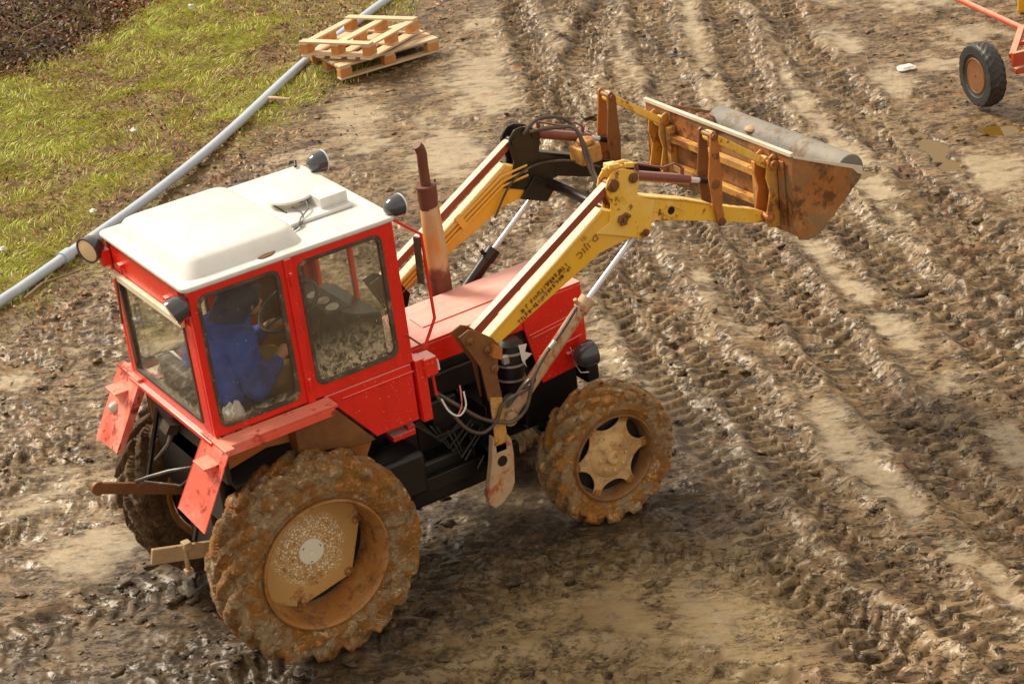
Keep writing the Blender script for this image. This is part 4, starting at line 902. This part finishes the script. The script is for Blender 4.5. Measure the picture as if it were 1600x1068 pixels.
# exhaust stack
EX,EY=1.635,.33
f=MB(); f.tube([(EX+.01,EY,1.40),(EX+.005,EY,1.66),(EX+.004,EY,1.72)],.070,24); f.tube([(EX+.0,EY,2.10),(EX,EY,2.17),(EX,EY,2.255)],[.060,.064,.062],24); f.tube([(EX,EY,2.24),(EX,EY,2.262)],.068,24)
f.tube([(EX,EY,2.25),(EX,EY,2.40),(EX+.004,EY,2.47),(EX-.006,EY,2.515),(EX-.022,EY,2.54)],[.034,.034,.034,.034,.032],18)
f.tube([(EX+.066,EY,2.14),(EX+.07,EY,2.28)],.008,6); ex=part(f,'exhaust_stack','exh',bevel=.002)
f=MB(); f.lathe((EX+.004,EY,1.62),(0,0,1),[(0,.073),(.2,.073),(.49,.062),(.50,.058)],28); part(f,'heat_sleeve','exhsleeve',ex,bevel=.003)
f=MB(); f.tube([(EX+.01,EY-.02,1.45),(EX-.1,.28,1.30),(1.5,.2,1.15)],.04,12); part(f,'exhaust_manifold','exh',ex,bevel=0)

# three-point linkage and drawbar at the back
f=MB()
f.bar((-.38,.30,.86),(-.88,.33,1.06),.03,.075,(0,0,1)); f.lathe((-.90,.315,1.065),(0,1,0),[(0,.045),(.035,.045)],20)
part(f,'lift_link','rustdark',bevel=.006)
f=MB(); f.bar((-.44,-.345,.755),(-.88,-.325,.865),.03,.10); f.box((-.66,-.345,.86),(.05,.06,.05)); f.cyl((-.68,-.35,.68),(-.68,-.35,.86),.016,10); f.box((-.68,-.35,.69),(.05,.05,.03)); part(f,'lower_link','mudmetal',bevel=.005)
f=MB(); f.box((-.43,-.345,.775),(.10,.09,.12)); part(f,'link_socket','black',bevel=.006)
f=MB(); f.tube([(-.42,-.1,1.20),(-.55,.0,1.18),(-.66,.08,1.15),(-.74,.10,1.14)],[.009,.012,.012,.016],8); f.tube([(-.40,-.30,1.30),(-.56,-.18,1.16),(-.70,.05,1.15)],.006,6)
f.tube([(-.42,.10,1.40),(-.5,.06,1.32),(-.58,.12,1.22)],[.02,.014,.01],8); f.box((-.46,.08,1.42),(.08,.08,.07),(.3,.4,.2)); part(f,'rear_hydraulic_fitting','hose',bevel=0)
f=MB(); f.bar((-.40,.36,1.45),(-.60,.33,.95),.025,.02); f.bar((-.40,-.30,1.35),(-.60,-.33,.86),.025,.02); part(f,'lift_rod','black',bevel=0)

# ---------------------------------------------------------------- front loader
def arm(s,mats):
    yc=s*.56; o_=s*.60; i_=s*.52
    mL,mU,mP,mLev,mLink=mats
    # lower beam
    f=MB(); f.prism([(1.426,1.556),(2.36,2.112),(2.52,2.06),(2.622,1.957),(2.537,1.866),(2.301,1.843),(1.489,1.502)],i_,o_)
    f.prism([(1.426,1.556),(2.36,2.112),(2.352,2.124),(1.418,1.568)],s*.515,s*.607)
    A=part(f,'lift_arm',mL,bevel=.005)
    f=MB(); f.prism([(2.50,2.09),(2.598,2.128),(2.987,1.975),(3.178,1.886),(3.534,1.738),(3.60,1.70),(3.595,1.64),(3.526,1.640),(3.176,1.772),(2.75,1.915),(2.60,1.90)],i_+s*.003,o_-s*.003)
    f.prism([(2.60,2.128),(2.987,1.975),(3.178,1.886),(3.176,1.898),(2.99,1.987),(2.605,2.140)],s*.515,s*.607)
    part(f,'arm_nose',mU,A,bevel=.005)
    for yy in (o_,i_-s*.012):
        f=MB(); f.prism([(2.384,2.25),(2.400,2.300),(2.442,2.344),(2.50,2.35),(2.577,2.324),(2.639,2.267),(2.625,2.19),(2.61,2.128),(2.739,2.067),(2.700,1.934),(2.690,1.875),(2.640,1.835),(2.594,1.850),(2.428,1.925),(2.28,1.985),(2.386,2.025),(2.41,2.13)],yy,yy+s*.014)
        part(f,'pivot_plate',mP,A,bevel=.003)
    f=MB()
    for (x,z,r) in ((2.435,2.262,.042),(2.590,2.265,.034),(2.49,2.02,.030),(2.645,1.875,.024)):
        f.lathe((x,s*.50,z),(0,s,0),[(0,r*.7),(.11,r*.7),(.112,r),(.128,r),(.130,r*.5),(.142,r*.5)],20)
    part(f,'pivot_pin','rustdark' if s<0 else 'grease',A,bevel=0)
    if s<0:
        f=MB(); f.frame([(2.748,1.983),(2.864,2.0),(2.98,1.913),(2.872,1.895)],[(2.775,1.974),(2.865,1.985),(2.955,1.918),(2.870,1.905)],s*.598,s*.604); part(f,'diamond_plate',mU,A,bevel=.002)
        f=MB(); f.lathe((2.868,s*.580,1.948),(0,s,0),[(0,.026),(.021,.026)],20); part(f,'arm_hole','black',A,bevel=0)
        f=MB()
        for k in range(7):
            a=random.uniform(0,6.28); f.box((2.49+.035*math.cos(a),s*.625,2.02+.03*math.sin(a)),(.035,.02,.02),(a,a*.7,.4))
        part(f,'mud_clump','rustdark',A,bevel=.006)
        f=MB(); f.tube([(2.40,-.57,2.36),(2.47,-.58,2.385),(2.56,-.575,2.375),(2.64,-.56,2.33)],.014,8); f.box((2.47,-.57,2.375),(.08,.07,.03),(0,.15,0)); f.box((2.58,-.575,2.35),(.07,.07,.03),(0,.3,0)); part(f,'hose_clamp',mP,A,bevel=.004)
    else:
        f=MB()
        for (dz,r) in ((.0,.008),(-.035,.008),(-.07,.009)):
            f.tube([(1.30,i_+s*-.012,1.50+dz),(1.9,i_-s*.012,1.86+dz-.02),(2.30,i_-s*.012,2.07+dz-.01),(2.5,i_-s*.02,2.08+dz)],r,6)
        f.box((1.95,i_-s*.014,1.845),(.05,.03,.10),(0,-.52,0)); part(f,'steel_pipe','yellowclean',A,bevel=0)
    # levers, in pairs
    for yy,mm in ((s*.615,mLev),(s*.495,'rustdark')):
        f=MB(); f.prism([(3.202,2.375),(3.219,2.388),(3.236,2.381),(3.259,2.34),(3.258,2.17),(3.265,2.051),(3.250,1.869),(3.262,1.745),(3.245,1.728),(3.212,1.730),(3.178,1.913),(3.16,2.082),(3.187,2.247)],yy,yy+s*.016)
        part(f,'tilt_lever',mm,A,bevel=.003)
    f=MB()
    for (x,z,r) in ((3.225,2.35,.026),(3.208,2.03,.030),(3.235,1.76,.026)): f.lathe((x,s*.48,z),(0,s,0),[(0,r*.8),(.15,r*.8),(.151,r),(.165,r*.9),(.168,.008)],18)
    part(f,'lever_pin','rustdark',A,bevel=0)
    f=MB(); f.bar((3.24,yc,2.335),(3.655,yc,2.03),.055,.05); f.lathe((3.655,s*.52,2.03),(0,s,0),[(0,.04),(.08,.04)],18); f.lathe((3.24,s*.53,2.335),(0,s,0),[(0,.036),(.06,.036)],18)
    part(f,'tilt_link',mLink,A,bevel=.005)
    # tilt cylinder
    f=MB(); f.cyl((2.60,yc,2.265),(3.05,yc,2.093),.034,22); f.lathe((2.56,s*.53,2.28),(0,s,0),[(0,.036),(.06,.036)],16); f.cyl((2.66,yc,2.27),(2.66,yc,2.33),.014,8); f.cyl((3.0,yc,2.13),(3.01,yc,2.19),.014,8)
    f.tube([(2.66,yc,2.325),(2.78,yc,2.27),(2.86,yc,2.235),(2.95,yc,2.235),(3.01,yc,2.185)],.008,6)
    tc=part(f,'tilt_cylinder','maroon',A,bevel=.003)
    f=MB(); f.cyl((3.05,yc,2.093),(3.13,yc,2.062),.017,16); part(f,'cylinder_rod','chrome',tc,bevel=0)
    f=MB(); f.cyl((3.13,yc,2.062),(3.21,yc,2.03),.022,12); part(f,'rod_end','black',tc,bevel=0)
    # brown levelling bar
    f=MB(); f.bar((1.345,yc+s*.005,1.632),(2.425,yc+s*.005,2.255),.062,.050); part(f,'levelling_bar','barred',A,bevel=.003)
    # lift cylinder
    f=MB(); f.cyl((1.545,yc,.997),(2.186,yc,1.540),.044,22); f.cyl((2.13,yc,1.493),(2.20,yc,1.552),.052,22); f.lathe((1.52,s*.52,.975),(0,s,0),[(0,.045),(.08,.045)],20); f.cyl((2.13,yc,1.51),(2.10,yc,1.58),.015,8)
    lc=part(f,'lift_cylinder','foot' if s<0 else 'grease',bevel=.003)
    f=MB(); f.cyl((2.186,yc,1.540),(2.60,yc,1.855),.018,18); f.lathe((2.62,s*.53,1.868),(0,s,0),[(0,.034),(.06,.034)],16); part(f,'cylinder_rod','chrome',lc,bevel=0)
    # bracket on the frame
    f=MB()
    for yy in (s*.595,s*.50): f.prism([(1.215,1.648),(1.292,1.674),(1.341,1.650),(1.449,1.560),(1.498,1.484),(1.468,1.407),(1.448,1.309),(1.46,1.15),(1.36,1.15),(1.337,1.398)],yy,yy+s*.014)
    br=part(f,'loader_bracket','rustdark' if s<0 else 'grease',bevel=.004)
    f=MB(); f.box((1.41,s*.55,1.08),(.085,.10,.62)); f.box((1.41,s*.38,1.02),(.10,.34,.14)); f.box((1.41,s*.38,.70),(.10,.34,.10)); f.box((1.25,s*.38,.62),(.8,.05,.10)) ; part(f,'bracket_column','black',br,bevel=.005)
    if s<0:
        f=MB(); f.prism([(1.372,1.175),(1.458,1.145),(1.456,.83),(1.366,.83)],s*.60,s*.612); part(f,'worn_patch','yellowmud',br,bevel=.002)
        f=MB(); f.prism([(1.431,1.537),(1.480,1.497),(1.466,1.42),(1.40,1.46)],s*.609,s*.66); part(f,'end_stop','rust',br,bevel=.003)
        f=MB(); f.box((1.475,s*.56,.985),(.09,.06,.12)); f.lathe((1.50,s*.60,.975),(0,s,0),[(0,.05),(.02,.05),(.03,.03)],20); part(f,'cylinder_pin','mudmetal',br)
    f=MB()
    ring=[(1.362,.89),(1.400,.895),(1.47,.87),(1.493,.825),(1.497,.72),(1.478,.52),(1.450,.47),(1.40,.43),(1.36,.40),(1.31,.395),(1.275,.43),(1.27,.50),(1.305,.62),(1.33,.72)]
    f.prism(ring,s*.545,s*.600); ft=part(f,'bracket_foot','foot',br,bevel=.008,label='mud caked foot of the loader bracket with a round hole' if s<0 else None)
    f=MB(); f.lathe((1.405,s*.575,.705),(0,s,0),[(0,.036),(.0275,.036)],24); part(f,'foot_hole','black',ft,bevel=0)
    for (x,z) in ((1.285,1.60),(1.40,1.50),(1.43,1.36)):
        b=MB(); b.lathe((x,s*.609,z),(0,s,0),[(0,.028),(.012,.028),(.018,.016),(.03,.012)],14); part(b,'bolt','rustdark',br,bevel=0)
    return A
A1=arm(-1,('yellowclean','yellow','yellow','rust','yellow'))
A2=arm(1,('yellowclean','grease','grease','rust','yellow'))
f=MB(); f.box((1.42,0,.72),(.12,1.0,.12)); part(f,'loader_crossbeam','black',bevel=.006)
f=MB(); f.cyl((2.66,-.52,1.90),(2.66,.52,1.90),.035,16); part(f,'arm_crosstube','grease',bevel=0)
f=MB(); f.box((2.92,.42,2.06),(.16,.16,.12)); f.cyl((2.93,.42,2.12),(2.93,.42,2.16),.06,16); part(f,'valve_block','yellowmud',bevel=.012)
f=MB(); f.prism([(2.42,1.86),(2.62,1.78),(2.70,1.86),(2.55,1.99)],.49,.51); part(f,'arm_gusset','grease',bevel=.003)

# lettering on the near arm (upside down while the arm is raised)
def text_mesh(body,size):
    c=bpy.data.curves.new('t','FONT'); c.body=body; c.size=size; c.extrude=.0008; c.align_x='LEFT'; c.space_character=1.25
    o=bpy.data.objects.new('t',c); COL.objects.link(o); dg=bpy.context.evaluated_depsgraph_get(); dg.update()
    me=bpy.data.meshes.new_from_object(o.evaluated_get(dg)); COL.objects.unlink(o); bpy.data.objects.remove(o); return me
th=math.atan2(.52,.93)
def put_text(me,x,z,name,mat):
    X=Vector((-math.cos(th),0,-math.sin(th))); Yv=Vector((math.sin(th),0,-math.cos(th))); Z=X.cross(Yv)
    m4=Matrix(((X.x,Yv.x,Z.x,x),(X.y,Yv.y,Z.y,-.6085),(X.z,Yv.z,Z.z,z),(0,0,0,1))); me.transform(m4); me.name=name; mat_assign(me,mat)
    o=bpy.data.objects.new(name,me); COL.objects.link(o); o.parent=A1; return o
me=text_mesh('D.IJIC',.062); put_text(me,2.28,1.985,'lettering','maroon')
me=text_mesh('G)',.034); put_text(me,2.20,2.0,'lettering','maroon')
def scribble(x,z,n,h,name,seed):
    r=random.Random(seed); m=MB(); X=Vector((-math.cos(th),0,-math.sin(th))); Yv=Vector((math.sin(th),0,-math.cos(th))); p=Vector((x,-.6085,z)); u=0.
    for k in range(n):
        if r.random()<.14: u+=.020; continue
        w_=h*.55
        for q in range(r.choice((2,3,3))):
            a=Vector((u+r.choice((0,w_/2,w_)),r.choice((0,h/2)))); 
            if r.random()<.6: c=p+X*a.x+Yv*(h/2); m.bar(c-Yv*h/2,c+Yv*h/2,.0055,.002,(0,1,0))
            else: c=p+X*(u+w_/2)+Yv*r.choice((0,h/2,h)); m.bar(c-X*w_/2,c+X*w_/2,.0055,.002,(0,1,0))
        u+=h*.85
    o=m.build(name,'exh',A1,bevel=0,smooth=False); return o
scribble(2.03,1.868,19,.026,'small_lettering',2); scribble(2.06,1.838,22,.026,'small_lettering',5)

# hoses
f=MB()
f.tube([tuple(q) for q in cr_spline([(1.03,-.56,1.30),(1.10,-.60,1.16),(1.18,-.62,1.03),(1.28,-.63,.97),(1.38,-.63,1.01),(1.44,-.63,1.10),(1.52,-.63,1.13),(1.64,-.62,1.14),(1.70,-.62,1.18),(1.66,-.62,1.19),(1.58,-.60,1.12),(1.50,-.58,1.05)],8)],.012,8)
f.tube([tuple(q) for q in cr_spline([(1.03,-.55,1.32),(1.15,-.60,1.20),(1.28,-.62,1.07),(1.40,-.63,1.0),(1.50,-.64,.97),(1.60,-.64,1.02),(1.655,-.64,1.14),(1.70,-.63,1.22),(1.80,-.62,1.32),(1.95,-.61,1.43),(2.09,-.58,1.53)],8)],.013,8)
part(f,'hydraulic_hose','hose',bevel=0)
f=MB(); f.tube([tuple(q) for q in cr_spline([(1.04,-.60,1.29),(1.07,-.62,1.20),(1.13,-.63,1.15),(1.19,-.62,1.19),(1.20,-.60,1.28)],6)],.006,6); part(f,'white_cable','paper',bevel=0)
f=MB(); f.tube([tuple(q) for q in cr_spline([(1.12,-.61,1.13),(1.16,-.62,1.20),(1.18,-.6,1.28),(1.19,-.58,1.32)],6)],.005,6); part(f,'pink_cable','redfender',bevel=0)
f=MB(); f.cyl((1.83,-.63,1.355),(1.88,-.63,1.39),.017,10); part(f,'hose_coupling','steel',bevel=.002)
f=MB(); f.tube([tuple(q) for q in cr_spline([(1.0,-.595,1.57),(1.02,-.60,1.575),(1.045,-.6,1.55),(1.05,-.6,1.49)],6)],.012,8); part(f,'white_pipe_end','paper',bevel=0)
f=MB(); f.tube([tuple(q) for q in cr_spline([(2.50,.50,2.30),(2.6,.47,2.38),(2.75,.44,2.36),(2.82,.40,2.30),(2.84,.30,2.18),(2.80,.15,2.02),(2.74,-.05,1.95)],8)],.013,8)
f.tube([tuple(q) for q in cr_spline([(2.54,.49,2.31),(2.72,.42,2.30),(2.81,.33,2.28),(2.80,.22,2.08),(2.76,.05,1.94),(2.66,-.2,1.90)],8)],.013,8)
f.tube([tuple(q) for q in cr_spline([(2.2,.49,1.80),(2.35,.48,2.0),(2.55,.48,2.07),(2.8,.46,2.03),(2.95,.3,1.98)],8)],.008,6); part(f,'loader_hose','hose',bevel=0)

# bucket
f=MB(); BW=.80
# curved shell: back sheet, floor, lip, as an open sheet with thickness
prof=[(3.700,2.110),(3.695,1.80),(3.700,1.62),(3.730,1.53),(3.80,1.500),(3.90,1.520),(4.02,1.590),(4.16,1.715),(4.275,1.835)]
t_=.012; inner=[]
for i,(x,z) in enumerate(prof):
    a=prof[max(i-1,0)]; b=prof[min(i+1,len(prof)-1)]; dx,dz=b[0]-a[0],b[1]-a[1]; l=math.hypot(dx,dz); inner.append((x-dz/l*t_,z+dx/l*t_))
f.prism(prof+inner[::-1],-BW+.013,BW-.013)
bk=part(f,'bucket','bucketrust',bevel=.002)
f=MB()
sidep=[(3.700,2.110),(4.280,1.862),(4.270,1.805),(4.165,1.700),(4.10,1.655),(3.905,1.505),(3.80,1.488),(3.725,1.515),(3.690,1.62)]
for s in (-1,1): f.prism(sidep,s*(BW-.012),s*BW)
part(f,'side_plate','bucketrust',bk,bevel=.003)
f=MB(); f.prism([(3.688,2.108),(3.716,2.108),(3.716,2.135),(3.688,2.135)],-BW-.005,BW+.005); f.prism([(3.705,2.113),(4.283,1.866),(4.286,1.800),(4.235,1.83),(4.20,1.872),(3.71,2.095)],-BW-.006,-BW); part(f,'rim_edge','edge',bk,bevel=.003)
f=MB(); lp=[]
for k in range(13):
    a=R_(-60+k*17); lp.append((4.190+.118*math.cos(a),1.850+.118*math.sin(a)))
f.prism(lp+[(4.06,1.80),(4.0,1.66),(4.10,1.66)],-BW+.014,.62); lo=part(f,'rolled_lip','bucketin',bk,bevel=.006)
# lumpy mud load in the bucket
def mudload():
    nx,ny=30,110; X,Y=np.meshgrid(np.linspace(3.716,4.16,nx),np.linspace(-.78,.78,ny),indexing='ij')
    Z=1.80+.09*np.exp(-((X-4.0)/.12)**2)+fbm(X,Y,5,4,3)*.10+fbm(X,Y,16,3,4)*.05+.08*sstep(.3,.75,Y)
    co=np.stack([X,Y,Z],-1).reshape(-1,3); i=np.arange((nx-1)*(ny-1)); r=i//(ny-1); c=i%(ny-1); a=r*ny+c
    base=co.copy(); base[:,2]=np.minimum(1.60,base[:,2]); n=len(co)
    return np_mesh('mud_load',co,np.stack([a,a+ny,a+ny+1,a+1],1),M['rustdark'],bk)
mudload()
f=MB(); r=random.Random(4)
for (yy,xx) in ((.42,4.22),(.40,4.19),(.05,4.17),(.02,4.20),(.0,4.15),(-.28,4.14),(-.52,4.16),(.16,4.12),(-.70,4.2)):
    c=(xx,yy,1.935-.02*r.random()); f.sphere(c,.026+.02*r.random(),9,6,(1,1.3,.6))
part(f,'mud_clump','mudmetal',lo,bevel=0)
# back frame of the bucket
f=MB()
for z in (1.925,1.715): f.box((3.668,0,z),(.05,1.0,.05))
part(f,'crossbar','yellowmud',bk,bevel=.004)
for s in (-1,1):
    f=MB()
    f.box((3.665,s*.475,1.80),(.056,.045,.42))
    part(f,'frame_post','yellowmud',bk,bevel=.004)
    for yy in (s*.515,s*.640):
        f=MB(); f.prism([(3.575,1.66),(3.60,1.60),(3.692,1.585),(3.692,2.085),(3.668,2.10),(3.635,2.085),(3.610,2.02),(3.600,1.95),(3.625,1.85),(3.60,1.75)],yy,yy+s*.016); part(f,'bucket_ear','yellowmud' if s>0 or abs(yy)>.6 else 'rust',bk,bevel=.004)
    f=MB(); f.lathe((3.655,s*.50,2.035),(0,s,0),[(0,.022),(.17,.022),(.172,.032),(.185,.03),(.19,.01)],16); f.lathe((3.60,s*.50,1.675),(0,s,0),[(0,.024),(.17,.024),(.172,.034),(.19,.01)],16); part(f,'ear_pin','rust',bk,bevel=0)
f=MB(); f.box((3.688,-.70,1.82),(.015,.06,.48)); f.box((3.687,0,2.03),(.012,.05,.12)); part(f,'back_stiffener','bucketrust',bk)

# ---------------------------------------------------------------- driver
def cap_mesh(caps,name,mat,parent,voxel,smooth=4,dispw=0.,squash=None):
    """one continuous surface from tapered limbs: each cap = (p0,r0,p1,r1); voxel-remeshed together"""
    m=MB()
    for (a,ra,b,rb) in caps:
        a=Vector(a); b=Vector(b); d=b-a; L=d.length; n=7
        if L<1e-5: m.sphere(a,ra,16,10); continue
        prof=[]
        for k in range(n): t=math.pi/2*(1-k/(n-1)); prof.append((-ra*math.sin(t),ra*math.cos(t)))
        for k in range(n): t=math.pi/2*k/(n-1); prof.append((L+rb*math.sin(t),rb*math.cos(t)))
        m.lathe(a,tuple(d.normalized()),prof,18)
    o=m.build(name,mat,parent,bevel=0)
    r=o.modifiers.new('remesh','REMESH'); r.mode='VOXEL'; r.voxel_size=voxel; r.use_smooth_shade=True
    q=o.modifiers.new('smooth','SMOOTH'); q.factor=.6; q.iterations=smooth
    if dispw:
        tx=bpy.data.textures.new(name+'_folds','CLOUDS'); tx.noise_scale=.09; tx.noise_depth=2
        dm=o.modifiers.new('folds','DISPLACE'); dm.texture=tx; dm.strength=dispw; dm.mid_level=.5; dm.texture_coords='OBJECT' if False else 'LOCAL'
    return o
D=empty('person',(0,0,1.50)); tag(D,'driver in hooded blue jacket and ochre trousers sitting in the cab','person')
D.location=(-.14,-.03,1.48)
def rel(p): return (p[0]+.14,p[1]+.03,p[2]-1.48)
def RC(l): return [(rel(a),ra,rel(b),rb) for a,ra,b,rb in l]
hip=(-.17,-.04,1.56); chest=(-.06,-.07,1.90); neck=(.03,-.07,2.05); head=(.10,-.07,2.12)
body=[(hip,.13,chest,.14),(chest,.10,neck,.055),(neck,.055,head,.085),(head,.085,(.11,-.07,2.155),.09),((.12,-.07,2.09),.07,(.145,-.07,2.06),.05),
 ((.19,-.07,2.10),.012,(.205,-.07,2.075),.016),((.10,-.155,2.10),.02,(.10,-.16,2.12),.018),((.10,.015,2.10),.02,(.10,.02,2.12),.018)]
hands=[]
for s,elb,wr in ((-1,(-.04,-.38,1.69),(.135,-.335,1.80)),(1,(.06,.22,1.70),(.27,.12,1.80))):
    sh=(-.03,-.07+s*.17,1.95); body+=[(sh,.055,elb,.045),(elb,.042,wr,.028)]
    w_=Vector(wr); dr=(w_-Vector(elb)).normalized(); pc=w_+dr*.05
    body+=[(w_,.028,pc,.034),(pc,.034,pc+dr*.03+Vector((0,-s*.01,0)),.032)]
    side=dr.cross(Vector((0,0,1))).normalized()
    for k,L in enumerate((.062,.072,.068,.052)):
        b0=pc+dr*.045+side*((k-1.5)*.019); b1=b0+dr*L*.45+Vector((0,0,-.012)); b2=b1+dr*L*.2+Vector((0,0,-L*.45)); body+=[(b0,.0095,b1,.009),(b1,.009,b2,.0075)]
    b0=pc+side*(-s*.03); b1=b0+dr*.035+side*(-s*.018)+Vector((0,0,-.01)); body+=[(b0,.012,b1,.010),(b1,.010,b1+dr*.022+Vector((0,0,-.014)),.0085)]
for s in (-1,1):
    body+=[((-.14,-.04+s*.09,1.56),.085,(.27,-.04+s*.14,1.60),.06),((.27,-.04+s*.14,1.60),.055,(.36,-.04+s*.14,1.32),.04)]
o=cap_mesh(RC(body),'body','skin',D,.0075,2)
jk=[(hip,.185,chest,.185),((-.20,-.06,1.62),.17,(-.16,-.07,1.86),.18),((-.08,-.19,1.94),.10,(-.08,.07,1.94),.10),(chest,.15,(.02,-.07,2.02),.10),((-.14,-.16,1.60),.15,(-.05,-.2,1.75),.13)]
for s,elb,wr in ((-1,(-.04,-.38,1.69),(.115,-.34,1.79)),(1,(.06,.22,1.70),(.25,.13,1.79))):
    sh=(-.04,-.07+s*.18,1.93); jk+=[(sh,.10,elb,.080),(elb,.078,wr,.052)]
j=cap_mesh(RC(jk),'jacket','blue',D,.010,2,.03)
hd=[((-.03,-.07,2.03),.115,(.04,-.07,2.12),.118),((.04,-.07,2.12),.118,(.09,-.07,2.155),.112)]
h=cap_mesh(RC(hd),'hood','navy',D,.010,2,.03); h['label']='dark blue hood pulled up over the head'
hr=[((.10,-.07,2.195),.085,(.15,-.07,2.165),.07)]; cap_mesh(RC(hr),'hair','hair',D,.009,1,.02)
tz=[]
for s in (-1,1): tz+=[((-.14,-.04+s*.08,1.57),.115,(.27,-.04+s*.14,1.61),.085),((.27,-.04+s*.14,1.60),.082,(.36,-.04+s*.14,1.34),.065)]
cap_mesh(RC(tz),'trousers','trouser',D,.012,3,.03)
for s in (-1,1): cap_mesh(RC([((.36,-.04+s*.14,1.33),.055,(.37,-.04+s*.14,1.275),.05),((.37,-.04+s*.14,1.275),.048,(.46,-.04+s*.15,1.27),.04)]),'boot','boot',D,.010,2)
# cloths in the cab
def cloth(name,c,sx,sy,amp,mat,label,cat,seed,drop=.12):
    n=34; U,V=np.meshgrid(np.linspace(-1,1,n),np.linspace(-1,1,n),indexing='ij'); r2=np.hypot(U,V)
    X=c[0]+U*sx*(1+.15*fbm(U,V,1.5,2,seed)); Y=c[1]+V*sy*(1+.15*fbm(U,V,1.7,2,seed+1)); Z=c[2]+fbm(U+3,V+5,1.6,4,seed+2)*amp-drop*sstep(.6,1.3,r2)
    i=np.arange((n-1)**2); r=i//(n-1); q=i%(n-1); a=r*n+q
    co=np.stack([X,Y,Z],-1).reshape(-1,3); co2=co.copy(); co2[:,2]-=.004
    o=np_mesh(name,co,np.stack([a,a+n,a+n+1,a+1],1),mat); so_=o.modifiers.new('solid','SOLIDIFY'); so_.thickness=.006; so_.offset=-1
    tag(o,label,cat); return o
cloth('rag',(-.27,-.44,1.66),.11,.10,.10,'cloth','crumpled white cloth beside the driver seat behind the side window','cloth',5,.16)
cloth('coat',(-.30,.20,1.66),.10,.30,.12,'cloth2','crumpled grey coat lying behind the seat at the rear window','coat',9,.1)
m=MB(); m.prism([(-.35,.02),(-.25,.06),(-.22,.42),(-.34,.44)],1.725,1.729,'z'); tag(m.build('paper','paper',bevel=0),'white sheet of paper lying on the grey coat inside the rear window','paper')

# ---------------------------------------------------------------- trailer at the right edge
def trailer():
    t=empty('trailer',(9.0,2.75,0)); tag(t,'small orange red farm trailer chassis with one black wheel in view','trailer')
    O_=Vector((9.0,2.75,0))
    A=Vector((9.08,2.70,.47)); W=Vector((1.35,-.33,0)); L=Vector((.66,.54,0)); L=L.normalized()*.85; B=A+L
    m=MB()
    def bar(a,b,w,h): m.bar(a-O_,b-O_,w,h)
    bar(A,A+W,.05,.13); bar(A+Vector((.03,.03,.02)),B+Vector((0,0,.02)),.06,.05); bar(B,B+W,.06,.06); bar(A+W,B+W,.06,.06); bar(A+L*.5,A+W+L*.5,.04,.04)
    part(m,'frame','trailer',t,bevel=.004)
    m=MB(); bar(A+Vector((.05,.02,-.13)),A+W+Vector((0,0,-.13)),.06,.06); part(m,'axle','trailer',t,bevel=.01)
    m=MB(); tip=B+Vector((.80,2.6,-.12)); m.tube([B-O_+Vector((0,0,.01)),(B+tip)/2-O_,tip-O_],.03,10); m.tube([B+W-O_,tip-O_],.03,10); m.lathe(tip-O_+Vector((0,.05,-.03)),(0,0,1),[(0,.05),(.03,.05)],16); part(m,'drawbar','trailer',t,bevel=.002)
    ang=math.atan2(-.23,.97)   # axle direction
    def wheel(p,rz,lab=None):
        wr=empty('wheel',(p[0]-O_.x,p[1]-O_.y,.335),rz,t)
        tyre_mesh('tyre',.31,.165,.17,26,.004,.1,33,'rubber',wr,.8,200,.25)
        f=MB(); f.lathe((0,0,0),(0,1,0),[(-.075,.172),(-.082,.160),(-.06,.150),(-.02,.140),(-.015,.09),(-.04,.06),(-.05,.02)],32); f.build('rim','rustdark',wr,bevel=0)
        h=MB(); h.lathe((0,-.03,0),(0,-1,0),[(0,.05),(.03,.045),(.045,.02)],20)
        for k in range(5): a=R_(72*k); h.lathe((math.cos(a)*.075,-.035,math.sin(a)*.075),(0,-1,0),[(0,.012),(.02,.01)],8)
        h.build('hub','mudmetal',wr,bevel=.001)
    # local -y is the outer face; it must point along -axle
    wheel((8.90,2.90),ang+math.pi/2+math.pi)if False else wheel((8.90,2.90),ang-math.pi/2)
    e=A+W; wheel((e.x+.1,e.y+.17),ang+math.pi/2)
trailer()
m=MB(); m.prism(rrect(-.16,.16,0,.24,.05),-.07,.07); can=m.build('canister','yellowclean',bevel=.015); can.location=(11.2,4.62,gz(11.2,4.62)); can.rotation_euler=(0,0,.5)
hh=MB(); hh.tube([(-.07,0,.235),(-.07,0,.28),(.05,0,.28),(.05,0,.235)],.014,8); hh.build('handle','yellowclean',can,bevel=0)
cp_=MB(); cp_.cyl((.11,0,.235),(.11,0,.27),.028,14); cp_.build('cap','black',can,bevel=.002)
tag(can,'yellow plastic canister on the mud behind the trailer at the top right corner','canister')
